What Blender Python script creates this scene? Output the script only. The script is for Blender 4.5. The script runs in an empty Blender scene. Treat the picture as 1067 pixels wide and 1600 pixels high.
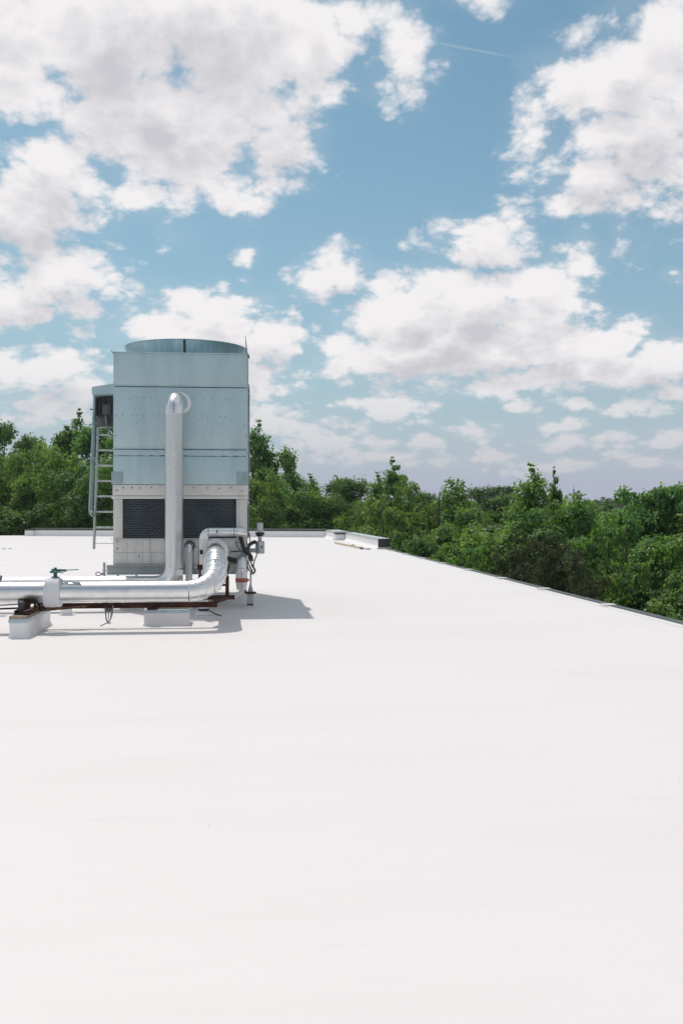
import bpy, bmesh, math, random
import numpy as np
from mathutils import Vector, Matrix

S = bpy.context.scene
COL = S.collection
R = math.radians
rng = random.Random(7)

# ------------------------------------------------------------------ camera
EYE = 1.75                      # eye height above the roof
YAW = math.atan(160 / 1556)     # the photographer faces a little right of the building's axis
FPX = 1556.0
cam_d = bpy.data.cameras.new('camera')
cam = bpy.data.objects.new('camera', cam_d)
COL.objects.link(cam)
cam.location = (0, 0, EYE)
cam.rotation_euler = (R(90), 0, -YAW)
cam_d.sensor_fit = 'VERTICAL'
cam_d.sensor_height = 36
cam_d.lens = 36 * FPX / 1600
cam_d.clip_start = 0.1
cam_d.clip_end = 6000
S.camera = cam
CY, SY = math.cos(YAW), math.sin(YAW)


def ray(px, py):
    a = (px - 533.5) / FPX
    b = (800 - py) / FPX
    return a * CY + SY, -a * SY + CY, b


def W(px, py, Y):
    """point of the place seen at a pixel of the photograph, at building depth Y"""
    dx, dy, dz = ray(px, py)
    s = Y / dy
    return Vector((s * dx, Y, EYE + s * dz))


def G(px, py):
    """point of the roof plane seen at a pixel"""
    dx, dy, dz = ray(px, py)
    s = -EYE / dz
    return Vector((s * dx, s * dy, 0))


# ------------------------------------------------------------------ view, sun, sky
S.view_settings.view_transform = 'Standard'
S.view_settings.look = 'None'
S.view_settings.exposure = 0.3
S.view_settings.gamma = 1.0
S.view_settings.use_curve_mapping = False
S.cycles.max_bounces = 8
S.cycles.diffuse_bounces = 4
S.cycles.glossy_bounces = 4
S.cycles.transmission_bounces = 4
S.cycles.volume_bounces = 0
S.cycles.sample_clamp_indirect = 6.0
S.cycles.use_denoising = True

SUNDIR = Vector((-1.05, 2.1, 4.66)).normalized()      # towards the sun
sun_d = bpy.data.lights.new('sun', 'SUN')
sun_d.energy = 2.3
sun_d.angle = R(0.53)
sun_d.color = (1.0, 0.94, 0.885)
sun = bpy.data.objects.new('sun', sun_d)
COL.objects.link(sun)
sun.rotation_euler = (-SUNDIR).to_track_quat('-Z', 'Y').to_euler()
sun.location = (0, 0, 60)

world = bpy.data.worlds.new('World')
S.world = world
world.use_nodes = True
wt = world.node_tree
wt.nodes.clear()


def wn(kind, **kw):
    n = wt.nodes.new(kind)
    for k, v in kw.items():
        setattr(n, k, v)
    return n


def wm(op, a, b=None, c=None, clamp=False):
    n = wt.nodes.new('ShaderNodeMath')
    n.operation = op
    n.use_clamp = clamp
    for i, v in enumerate((a, b, c)):
        if v is None:
            continue
        if isinstance(v, (int, float)):
            n.inputs[i].default_value = v
        else:
            wt.links.new(v, n.inputs[i])
    return n.outputs[0]


def wv(op, a, b=None):
    n = wt.nodes.new('ShaderNodeVectorMath')
    n.operation = op
    for i, v in enumerate((a, b)):
        if v is None:
            continue
        if isinstance(v, (tuple, list)):
            n.inputs[i].default_value = v
        else:
            wt.links.new(v, n.inputs[i])
    return n.outputs['Value'] if op in ('LENGTH', 'DISTANCE', 'DOT_PRODUCT') else n.outputs[0]


def wss(v, lo, hi):
    n = wt.nodes.new('ShaderNodeMapRange')
    n.interpolation_type = 'SMOOTHSTEP'
    n.inputs['From Min'].default_value = lo
    n.inputs['From Max'].default_value = hi
    wt.links.new(v, n.inputs['Value'])
    return n.outputs['Result']


def wnoise(vec, scale, detail, rough, lac=2.0):
    n = wt.nodes.new('ShaderNodeTexNoise')
    n.inputs['Scale'].default_value = scale
    n.inputs['Detail'].default_value = detail
    n.inputs['Roughness'].default_value = rough
    n.inputs['Lacunarity'].default_value = lac
    wt.links.new(vec, n.inputs['Vector'])
    return n


def wmix(fac, a, b):
    n = wt.nodes.new('ShaderNodeMix')
    n.data_type = 'RGBA'
    for sock, v in ((n.inputs[0], fac), (n.inputs[6], a), (n.inputs[7], b)):
        if isinstance(v, (int, float)):
            sock.default_value = v
        elif isinstance(v, tuple):
            sock.default_value = (*v, 1)
        else:
            wt.links.new(v, sock)
    return n.outputs[2]


tc = wn('ShaderNodeTexCoord')
DIR = tc.outputs['Generated']
sep = wn('ShaderNodeSeparateXYZ')
wt.links.new(DIR, sep.inputs[0])
az = wm('ARCTAN2', sep.outputs[0], sep.outputs[1])
el = wm('ARCSINE', sep.outputs[2])
cmb = wn('ShaderNodeCombineXYZ')
wt.links.new(az, cmb.inputs[0])
wt.links.new(el, cmb.inputs[1])
AE = cmb.outputs[0]

sky = wn('ShaderNodeTexSky')
sky.sky_type = 'NISHITA'
sky.sun_disc = False
sky.sun_elevation = math.asin(SUNDIR.z)
sky.sun_rotation = math.atan2(SUNDIR.x, SUNDIR.y)
sky.altitude = 200
sky.air_density = 1.0
sky.dust_density = 1.0
sky.ozone_density = 1.0
SKY_STRENGTH = 0.087
tint = wmix(1.0, sky.outputs[0], (0.72, 0.99, 0.89))
tint.node.blend_type = 'MULTIPLY'
# the moist, whitish air that lies along the horizon all round
airf = wm('MULTIPLY', wm('POWER', 2.718, wm('DIVIDE', wm('MAXIMUM', el, 0.0), -0.145)), 1.12, clamp=True)
tint = wmix(airf, tint, (4.15, 4.35, 5.45))

# cumulus laid out by direction (azimuth, elevation); the noise gives their ragged edges
def plane_coords(d):
    sp = wn('ShaderNodeSeparateXYZ')
    wt.links.new(d, sp.inputs[0])
    div = wm('ADD', wm('ABSOLUTE', sp.outputs[2]), 0.42)
    pc = wn('ShaderNodeCombineXYZ')
    wt.links.new(wm('DIVIDE', sp.outputs[0], div), pc.inputs[0])
    wt.links.new(wm('DIVIDE', sp.outputs[1], div), pc.inputs[1])
    return pc.outputs[0]


P0 = plane_coords(DIR)
warp = wnoise(P0, 3.2, 3, 0.5)
WARP = wv('MULTIPLY', wv('SUBTRACT', warp.outputs['Color'], (0.5, 0.5, 0.5)), (0.08, 0.08, 0.08))
P1 = wv('ADD', P0, WARP)
warp2 = wnoise(AE, 12.0, 4, 0.55)
AEW = wv('ADD', AE, wv('MULTIPLY', wv('SUBTRACT', warp2.outputs['Color'], (0.5, 0.5, 0.5)), (0.040, 0.030, 0.0)))


def ae(px, py):
    dx, dy, dz = ray(px, py)
    return math.atan2(dx, dy), math.atan2(dz, math.hypot(dx, dy))


def field(blobs, vec):
    acc = None
    for (px, py, rx, ry, w) in blobs:
        a0, e0 = ae(px, py)
        sc = (FPX / rx * 0.91, FPX / ry * 0.91, 0.0)
        q = wt.nodes.new('ShaderNodeVectorMath')
        q.operation = 'MULTIPLY_ADD'
        wt.links.new(vec, q.inputs[0])
        q.inputs[1].default_value = sc
        q.inputs[2].default_value = (-a0 * sc[0], -e0 * sc[1], 0.0)
        d = wv('LENGTH', q.outputs[0])
        f = wm('MULTIPLY_ADD', d, -w, w)
        if acc is None:
            acc = f
        else:
            n = wt.nodes.new('ShaderNodeMath')
            n.operation = 'SMOOTH_MAX'
            wt.links.new(acc, n.inputs[0])
            wt.links.new(f, n.inputs[1])
            n.inputs[2].default_value = 0.25
            acc = n.outputs[0]
    return acc


CLOUDS = [
    # the big mass, upper left
    (90, 60, 230, 130, 1.2), (330, 60, 230, 130, 1.2), (490, 70, 75, 95, 1.0), (560, 30, 100, 50, 0.9), (625, 70, 55, 55, 0.5), (600, 120, 30, 28, 0.4),
    (250, 190, 170, 120, 1.2), (330, 275, 115, 60, 1.0), (440, 190, 75, 85, 0.9), (400, 285, 55, 35, 0.7), (220, 300, 60, 40, 0.6),
    (110, 250, 90, 60, 0.9), (40, 330, 95, 75, 1.1), (95, 425, 92, 62, 1.0), (20, 465, 95, 45, 1.0),
    (-130, 300, 130, 250, 1.1), (118, 498, 26, 24, 0.5), (735, -18, 60, 22, 0.5),
    # upper right
    (970, 120, 110, 80, 1.1), (1050, 60, 85, 75, 1.0), (890, 108, 62, 42, 0.75), (1000, 205, 110, 70, 1.1), (1100, 200, 90, 120, 1.0),
    (925, 285, 95, 50, 1.0), (850, 230, 45, 30, 0.6), (1040, 270, 70, 40, 0.8), (845, 170, 26, 22, 0.5),
    # smaller ones in the middle
    (745, 382, 86, 42, 0.95), (800, 355, 46, 34, 0.7), (905, 398, 34, 42, 0.6), (490, 440, 42, 34, 0.9), (530, 412, 44, 36, 0.95),
    (387, 397, 18, 14, 0.6), (380, 438, 14, 9, 0.4), (345, 447, 20, 17, 0.55), (1058, 430, 13, 9, 0.5),
    (965, 365, 20, 34, 0.25),
    # behind the tower and lower left
    (300, 510, 120, 60, 1.1), (235, 500, 60, 36, 0.8), (425, 525, 55, 45, 0.9), (400, 585, 60, 36, 0.9), (340, 570, 120, 40, 0.9),
    (85, 585, 72, 45, 1.0), (130, 620, 60, 35, 0.9), (20, 590, 45, 36, 0.8), (70, 640, 85, 28, 0.7),
    # the long bank right of the tower
    (645, 485, 95, 62, 1.25), (740, 480, 105, 62, 1.3), (845, 470, 70, 52, 1.2), (620, 545, 130, 52, 1.35), (730, 545, 140, 52, 1.3), (525, 570, 44, 28, 0.9),
    (690, 515, 150, 62, 1.2), (850, 540, 90, 52, 1.15), (955, 535, 72, 42, 1.1), (1000, 565, 95, 42, 1.2), (920, 580, 130, 36, 1.0), (780, 605, 85, 22, 0.95), (625, 635, 62, 31, 0.9),
    # low, far ones in ranks towards the skyline
    (1050, 622, 58, 26, 0.75), (1052, 685, 48, 19, 0.75), (822, 638, 28, 13, 0.75), (752, 676, 50, 13, 0.75), (960, 640, 50, 12, 0.60), (890, 633, 32, 11, 0.55),
    (880, 668, 45, 14, 0.70), (865, 697, 55, 14, 0.70), (970, 690, 58, 14, 0.70), (420, 655, 70, 26, 0.85), (470, 672, 62, 24, 0.80),
    (530, 690, 75, 22, 0.75), (665, 690, 38, 13, 0.75), (600, 715, 88, 13, 0.65), (450, 710, 75, 14, 0.60), (740, 712, 75, 11, 0.60), (860, 728, 88, 11, 0.55), (1010, 722, 75, 12, 0.60), (540, 635, 25, 12, 0.55),
]
GREYS = [
    (40, 345, 120, 60, 1.0), (235, 150, 140, 110, 0.9), (420, 215, 90, 70, 0.9), (60, 480, 110, 45, 1.0),
    (120, 200, 150, 60, 0.4), (1030, 250, 110, 55, 1.0), (940, 305, 80, 32, 0.9), (640, 585, 150, 34, 1.2), (720, 520, 120, 45, 0.9),
    (860, 560, 100, 45, 0.7), (340, 570, 150, 45, 0.9), (110, 640, 120, 40, 1.0), (770, 405, 80, 30, 0.6),
    (520, 460, 60, 25, 0.8), (960, 605, 120, 22, 0.8), (350, 70, 120, 60, 0.3),
]
big = wnoise(P1, 3.0, 4, 0.5)
# the rest of the sky carries the same kind of cloud
generic = wm('MULTIPLY_ADD', big.outputs['Fac'], 5.0, -2.30)
inframe = wm('MULTIPLY', wss(wm('ABSOLUTE', wm('SUBTRACT', az, YAW)), 0.62, 0.40), wss(el, 0.66, 0.52))
outside = wm('SUBTRACT', generic, wm('MULTIPLY', inframe, 4.0))


def density(vec, p, detail):
    f = wm('MAXIMUM', field(CLOUDS, vec), outside)
    n = wnoise(p, 13.0, detail, 0.60)
    # rounded cauliflower heads
    v = wn('ShaderNodeTexVoronoi')
    v.voronoi_dimensions = '2D'
    v.inputs['Scale'].default_value = 15.0
    v.inputs['Detail'].default_value = 3.0
    v.inputs['Roughness'].default_value = 0.5
    v.inputs['Lacunarity'].default_value = 2.3
    wt.links.new(p, v.inputs['Vector'])
    puff = wm('MULTIPLY_ADD', v.outputs['Distance'], -0.62, 0.555)
    tot = wm('ADD', wm('MULTIPLY', f, 0.85), wm('MULTIPLY_ADD', n.outputs['Fac'], 1.45, -0.82))
    return f, n, wm('ADD', tot, puff)


F2, fbm, dens = density(AEW, P1, 9)
GR = field(GREYS, AEW)
alpha = wss(dens, -0.10, 0.44)
veil = wss(wm('ADD', wm('MULTIPLY', F2, 0.8), wm('MULTIPLY_ADD', fbm.outputs['Fac'], 1.4, -0.6)), -0.25, 0.6)
alpha = wm('MAXIMUM', alpha, wm('MULTIPLY', veil, 0.14))
# an old, nearly faded vapour trail
(ta, te), (tb, tf) = ae(650, 60), ae(822, 92)
tl = math.hypot(tb - ta, tf - te)
tdx, tdy = (tb - ta) / tl, (tf - te) / tl
rel = wv('SUBTRACT', AE, (ta, te, 0.0))
perp = wm('ABSOLUTE', wv('DOT_PRODUCT', rel, (-tdy, tdx, 0.0)))
along = wv('DOT_PRODUCT', rel, (tdx, tdy, 0.0))
trail = wm('MULTIPLY', wss(perp, 0.0017, 0.0002), wm('MULTIPLY', wss(along, 0.0, 0.03), wss(along, tl, tl - 0.04)))
alpha = wm('MAXIMUM', alpha, wm('MULTIPLY', trail, 0.13))
horizon = wss(el, 0.015, 0.16)
alpha = wm('MULTIPLY', alpha, wm('MULTIPLY_ADD', horizon, 0.46, 0.52))
alpha = wm('MULTIPLY', alpha, wss(el, -0.01, 0.02))
# light reaches a cloud from above: look a step up through the same cloud
UP = 0.026
AEU = wv('ADD', AEW, (-0.006, UP, 0.0))
PU = wv('ADD', plane_coords(wv('ADD', DIR, (0.004, 0.0, UP))), WARP)
_, fbu, densu = density(AEU, PU, 5)
above = wss(densu, 0.0, 1.15)
thick = wss(dens, 0.1, 1.2)
mott = wnoise(P1, 6.0, 5, 0.5)
relief = wm('SUBTRACT', dens, densu)
grey = wm('MULTIPLY', above, wm('MULTIPLY_ADD', thick, 0.46, 0.27))
grey = wm('ADD', grey, wm('MULTIPLY', wss(GR, -0.25, 0.75), 0.42))
grey = wm('ADD', grey, wm('MULTIPLY_ADD', mott.outputs['Fac'], 0.8, -0.42))
grey = wm('ADD', grey, wm('MULTIPLY', relief, -0.42), clamp=True)
cloudc = wmix(grey, (0.905, 0.88, 0.885), (0.60, 0.59, 0.63))
lowc = wmix(horizon, (0.68, 0.645, 0.675), cloudc)
bg_sky = wn('ShaderNodeBackground')
bg_sky.inputs[1].default_value = SKY_STRENGTH
wt.links.new(tint, bg_sky.inputs[0])
bg_cl = wn('ShaderNodeBackground')
bg_cl.inputs[1].default_value = 0.815
wt.links.new(lowc, bg_cl.inputs[0])
mixw = wn('ShaderNodeMixShader')
wt.links.new(alpha, mixw.inputs[0])
wt.links.new(bg_sky.outputs[0], mixw.inputs[1])
wt.links.new(bg_cl.outputs[0], mixw.inputs[2])
wo = wn('ShaderNodeOutputWorld')
wt.links.new(mixw.outputs[0], wo.inputs[0])
world.cycles.sampling_method = 'MANUAL'
world.cycles.sample_map_resolution = 1024


# ------------------------------------------------------------------ materials
class NT:
    def __init__(self, name):
        self.m = bpy.data.materials.new(name)
        self.m.use_nodes = True
        self.t = self.m.node_tree
        self.p = self.t.nodes['Principled BSDF']
        self.out = self.t.nodes['Material Output']

    def n(self, kind, **kw):
        x = self.t.nodes.new(kind)
        for k, v in kw.items():
            setattr(x, k, v)
        return x

    def link(self, a, b):
        self.t.links.new(a, b)

    def coord(self, which='Object', scale=(1, 1, 1)):
        c = self.n('ShaderNodeTexCoord')
        mp = self.n('ShaderNodeMapping')
        mp.inputs['Scale'].default_value = scale
        self.link(c.outputs[which], mp.inputs[0])
        return mp.outputs[0]

    def geo(self, scale=(1, 1, 1)):
        c = self.n('ShaderNodeNewGeometry')
        mp = self.n('ShaderNodeMapping')
        mp.inputs['Scale'].default_value = scale
        self.link(c.outputs['Position'], mp.inputs[0])
        return mp.outputs[0]

    def noise(self, vec, scale, detail=4, rough=0.55):
        x = self.n('ShaderNodeTexNoise')
        x.inputs['Scale'].default_value = scale
        x.inputs['Detail'].default_value = detail
        x.inputs['Roughness'].default_value = rough
        self.link(vec, x.inputs['Vector'])
        return x.outputs['Fac']

    def ramp(self, v, lo, hi, a=0.0, b=1.0):
        x = self.n('ShaderNodeMapRange')
        x.interpolation_type = 'SMOOTHSTEP'
        x.inputs['From Min'].default_value = lo
        x.inputs['From Max'].default_value = hi
        x.inputs['To Min'].default_value = a
        x.inputs['To Max'].default_value = b
        self.link(v, x.inputs['Value'])
        return x.outputs['Result']

    def mix(self, f, a, b):
        x = self.n('ShaderNodeMix', data_type='RGBA')
        for s, v in ((x.inputs[0], f), (x.inputs[6], a), (x.inputs[7], b)):
            if isinstance(v, (int, float)):
                s.default_value = v
            elif isinstance(v, tuple):
                s.default_value = (*v, 1)
            else:
                self.link(v, s)
        return x.outputs[2]

    def bump(self, h, strength, dist):
        x = self.n('ShaderNodeBump')
        x.inputs['Strength'].default_value = strength
        x.inputs['Distance'].default_value = dist
        self.link(h, x.inputs['Height'])
        self.link(x.outputs[0], self.p.inputs['Normal'])

    def set(self, **kw):
        for k, v in kw.items():
            s = self.p.inputs[k.replace('_', ' ')]
            if isinstance(v, (int, float)):
                s.default_value = v
            elif isinstance(v, tuple):
                s.default_value = (*v, 1)
            else:
                self.link(v, s)
        return self


def worn(name, base, dark, rough=0.5, metal=0.0, scale=6.0, streak=(1, 1, 1), lo=0.45, hi=0.75, bump=0.0, spec=0.5):
    t = NT(name)
    v = t.geo(streak)
    n1 = t.noise(v, scale, 6, 0.6)
    n2 = t.noise(t.geo(), scale * 9, 3, 0.5)
    c = t.mix(t.ramp(n1, lo, hi), base, dark)
    c = t.mix(t.ramp(n2, 0.5, 0.8, 0, 0.35), c, dark)
    t.set(Base_Color=c, Roughness=t.ramp(n1, 0.3, 0.7, rough * 0.85, min(1, rough * 1.2)), Metallic=metal)
    t.p.inputs['Specular IOR Level'].default_value = spec
    if bump:
        t.bump(n2, bump, 0.01)
    return t.m


M = {}


def roof_mat():
    t = NT('roof_membrane')
    v = t.geo((0.25, 1.0, 1.0))
    a = t.noise(v, 0.55, 6, 0.62)
    b = t.noise(t.geo((0.6, 3.2, 1)), 1.7, 7, 0.68)
    c = t.noise(t.geo(), 11.0, 4, 0.6)
    d = t.noise(t.geo((1, 1, 1)), 2.3, 2, 0.5)
    col = t.mix(t.ramp(a, 0.42, 0.75), (0.692, 0.662, 0.652), (0.665, 0.632, 0.620))
    col = t.mix(t.ramp(b, 0.56, 0.80, 0, 0.40), col, (0.585, 0.56, 0.545))
    spk = t.ramp(c, 0.73, 0.80, 0, 0.5)
    x = t.n('ShaderNodeMath', operation='MULTIPLY')
    t.link(spk, x.inputs[0])
    t.link(t.ramp(d, 0.5, 0.62), x.inputs[1])
    col = t.mix(x.outputs[0], col, (0.50, 0.46, 0.42))
    t.set(Base_Color=col, Roughness=0.62)
    t.p.inputs['Specular IOR Level'].default_value = 0.3
    s = t.n('ShaderNodeMath', operation='ADD')
    t.link(t.noise(t.geo((0.5, 2, 1)), 3.0, 4, 0.55), s.inputs[0])
    t.link(c, s.inputs[1])
    t.bump(s.outputs[0], 0.10, 0.02)
    return t.m


M['roof'] = roof_mat()
M['membrane'] = worn('wall_membrane', (0.80, 0.79, 0.79), (0.72, 0.705, 0.70), 0.6, 0, 2.5, (1, 1, 2.5), 0.5, 0.8, 0.05, 0.3)
M['casing'] = worn('galvanised_casing', (0.465, 0.605, 0.635), (0.405, 0.53, 0.56), 0.40, 0.40, 1.6, (1.6, 1.6, 0.35), 0.4, 0.72, 0.03)
M['shroud'] = worn('shroud_metal', (0.34, 0.50, 0.58), (0.27, 0.41, 0.47), 0.34, 0.7, 3.0, (3, 3, 0.15), 0.35, 0.7, 0.0)
M['bolt'] = worn('bolt_metal', (0.22, 0.27, 0.28), (0.14, 0.17, 0.18), 0.5, 0.3, 9.0)
M['casing_dark'] = worn('casing_joint', (0.05, 0.065, 0.07), (0.03, 0.035, 0.04), 0.6, 0.2)
M['basin'] = worn('basin_steel', (0.69, 0.675, 0.64), (0.54, 0.52, 0.48), 0.45, 0.25, 2.2, (1.2, 1.2, 0.5), 0.42, 0.75, 0.03)
M['frame_grey'] = worn('grey_frame_steel', (0.42, 0.455, 0.46), (0.32, 0.34, 0.34), 0.5, 0.3, 2.0, (1, 1, 0.5))
M['galv'] = worn('galvanised_steel', (0.50, 0.53, 0.53), (0.36, 0.385, 0.385), 0.42, 0.6, 9.0)
M['teal_steel'] = worn('weathered_tube', (0.33, 0.44, 0.45), (0.25, 0.33, 0.34), 0.45, 0.4, 5.0)


def jacket():
    t = NT('aluminium_jacket')
    v = t.geo()
    n = t.noise(v, 3.5, 5, 0.6)
    f = t.noise(v, 26, 3, 0.55)
    c = t.mix(t.ramp(n, 0.4, 0.75), (0.80, 0.80, 0.795), (0.66, 0.665, 0.67))
    t.set(Base_Color=c, Metallic=1.0, Roughness=t.ramp(n, 0.3, 0.75, 0.27, 0.36))
    s = t.n('ShaderNodeMath', operation='ADD')
    t.link(n, s.inputs[0])
    t.link(f, s.inputs[1])
    t.bump(n, 0.06, 0.05)
    return t.m


M['jacket'] = jacket()
M['jacket_dull'] = worn('dull_jacket', (0.70, 0.70, 0.69), (0.66, 0.665, 0.66), 0.30, 1.0, 3.0, (1, 1, 0.4), 0.4, 0.75, 0.0)
M['seam'] = worn('jacket_seam', (0.20, 0.22, 0.23), (0.10, 0.11, 0.12), 0.55, 0.5)
M['pvc'] = worn('white_pvc', (0.72, 0.71, 0.69), (0.60, 0.58, 0.55), 0.42, 0.0, 4.0)
M['canvas'] = worn('white_canvas', (0.74, 0.74, 0.755), (0.64, 0.64, 0.655), 0.85, 0.0, 6.0, (1, 1, 1), 0.45, 0.75, 0.25, 0.2)
M['rust'] = worn('rusty_steel', (0.060, 0.026, 0.018), (0.028, 0.014, 0.011), 0.8, 0.0, 7.0, (1, 1, 1), 0.4, 0.65, 0.3, 0.25)
M['rust_light'] = worn('light_rust', (0.16, 0.075, 0.045), (0.06, 0.03, 0.022), 0.85, 0.0, 12.0, (1, 1, 1), 0.4, 0.65, 0.2, 0.2)
M['black'] = worn('black_rubber', (0.018, 0.02, 0.022), (0.03, 0.03, 0.03), 0.5)
M['dark_grey'] = worn('dark_motor_paint', (0.045, 0.05, 0.055), (0.025, 0.027, 0.03), 0.5, 0.0, 8)
M['motor_grey'] = worn('motor_grey_paint', (0.09, 0.10, 0.11), (0.05, 0.055, 0.06), 0.45, 0.0, 8)
M['louvre'] = worn('louvre_plastic', (0.085, 0.105, 0.120), (0.13, 0.155, 0.17), 0.35, 0.0, 3, (1, 1, 1), 0.4, 0.7, 0, 0.6)
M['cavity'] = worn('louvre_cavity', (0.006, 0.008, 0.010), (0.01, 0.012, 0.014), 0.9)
M['teal_paint'] = worn('teal_valve_paint', (0.022, 0.13, 0.125), (0.015, 0.075, 0.075), 0.45, 0.0, 20)
M['red'] = worn('red_band', (0.42, 0.10, 0.075), (0.30, 0.06, 0.05), 0.5, 0.0, 20)
M['wood'] = worn('weathered_wood', (0.40, 0.34, 0.24), (0.20, 0.17, 0.12), 0.8, 0.0, 5.0, (8, 1.2, 2), 0.35, 0.7, 0.2, 0.2)
M['pale_wood'] = worn('pale_wood', (0.60, 0.52, 0.36), (0.42, 0.36, 0.26), 0.8, 0.0, 5.0, (2, 6, 2), 0.35, 0.7, 0.1, 0.2)
M['flash_blue'] = worn('counter_flashing', (0.42, 0.52, 0.58), (0.32, 0.40, 0.45), 0.4, 0.4, 6)
M['coping_dark'] = worn('dark_coping', (0.055, 0.058, 0.055), (0.035, 0.037, 0.036), 0.5, 0.0, 4)
M['coping_pale'] = worn('pale_coping', (0.48, 0.51, 0.51), (0.38, 0.40, 0.40), 0.4, 0.4, 3)
M['brown'] = worn('brown_metal', (0.040, 0.028, 0.026), (0.028, 0.02, 0.02), 0.5, 0.0, 4)
M['edge'] = worn('edge_flashing', (0.085, 0.10, 0.09), (0.05, 0.06, 0.055), 0.45, 0.3, 3)
M['wire'] = worn('grey_wire', (0.20, 0.21, 0.21), (0.12, 0.125, 0.125), 0.5, 0.2)
M['bark'] = worn('bark', (0.10, 0.08, 0.06), (0.045, 0.036, 0.028), 0.9, 0.0, 3.0, (4, 4, 0.6), 0.4, 0.65, 0.5, 0.2)
M['soil'] = worn('ground_cover', (0.060, 0.075, 0.030), (0.045, 0.045, 0.028), 0.95, 0.0, 0.15)
M['brick'] = worn('building_brick', (0.28, 0.16, 0.12), (0.20, 0.11, 0.09), 0.85, 0.0, 2.0)
M['mast'] = worn('mast_steel', (0.22, 0.23, 0.24), (0.16, 0.17, 0.18), 0.5, 0.3)


def leaf_mat(name, young, old, trans=0.45, rough=0.48, spec=0.24):
    t = NT(name)
    at = t.n('ShaderNodeAttribute')
    at.attribute_name = 'leaf_tone'
    oi = t.n('ShaderNodeObjectInfo')
    c = t.mix(at.outputs['Fac'], old, young)
    hs = t.n('ShaderNodeHueSaturation')
    mr = t.n('ShaderNodeMapRange')
    mr.inputs['To Min'].default_value = 0.485
    mr.inputs['To Max'].default_value = 0.515
    t.link(oi.outputs['Random'], mr.inputs['Value'])
    t.link(mr.outputs[0], hs.inputs['Hue'])
    mv = t.n('ShaderNodeMapRange')
    mv.inputs['To Min'].default_value = 0.82
    mv.inputs['To Max'].default_value = 1.18
    fr = t.n('ShaderNodeMath', operation='FRACT')
    ml = t.n('ShaderNodeMath', operation='MULTIPLY')
    ml.inputs[1].default_value = 7.31
    t.link(oi.outputs['Random'], ml.inputs[0])
    t.link(ml.outputs[0], fr.inputs[0])
    t.link(fr.outputs[0], mv.inputs['Value'])
    t.link(mv.outputs[0], hs.inputs['Value'])
    t.link(c, hs.inputs['Color'])
    c = hs.outputs[0]
    t.set(Base_Color=c, Roughness=rough)
    t.p.inputs['Specular IOR Level'].default_value = spec
    tr = t.n('ShaderNodeBsdfTranslucent')
    g = t.n('ShaderNodeMix', data_type='RGBA', blend_type='MULTIPLY')
    g.inputs[0].default_value = 1.0
    t.link(c, g.inputs[6])
    g.inputs[7].default_value = (1.35, 1.4, 0.6, 1)
    t.link(g.outputs[2], tr.inputs[0])
    mx = t.n('ShaderNodeMixShader')
    mx.inputs[0].default_value = trans
    t.link(t.p.outputs[0], mx.inputs[1])
    t.link(tr.outputs[0], mx.inputs[2])
    t.link(mx.outputs[0], t.out.inputs[0])
    return t.m


LEAF = {
    'green': leaf_mat('leaf_green', (0.185, 0.330, 0.092), (0.060, 0.145, 0.050)),
    'bright': leaf_mat('leaf_bright', (0.250, 0.385, 0.108), (0.092, 0.180, 0.056)),
    'dark': leaf_mat('leaf_dark', (0.150, 0.260, 0.080), (0.052, 0.118, 0.044)),
    'cedar': leaf_mat('leaf_cedar', (0.105, 0.122, 0.054), (0.036, 0.050, 0.026), 0.15, 0.7, 0.2),
    'pale': leaf_mat('leaf_pale', (0.220, 0.290, 0.085), (0.120, 0.180, 0.055)),
    'far': leaf_mat('leaf_far', (0.075, 0.120, 0.045), (0.035, 0.065, 0.030), 0.2, 0.7, 0.2),
}


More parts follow.
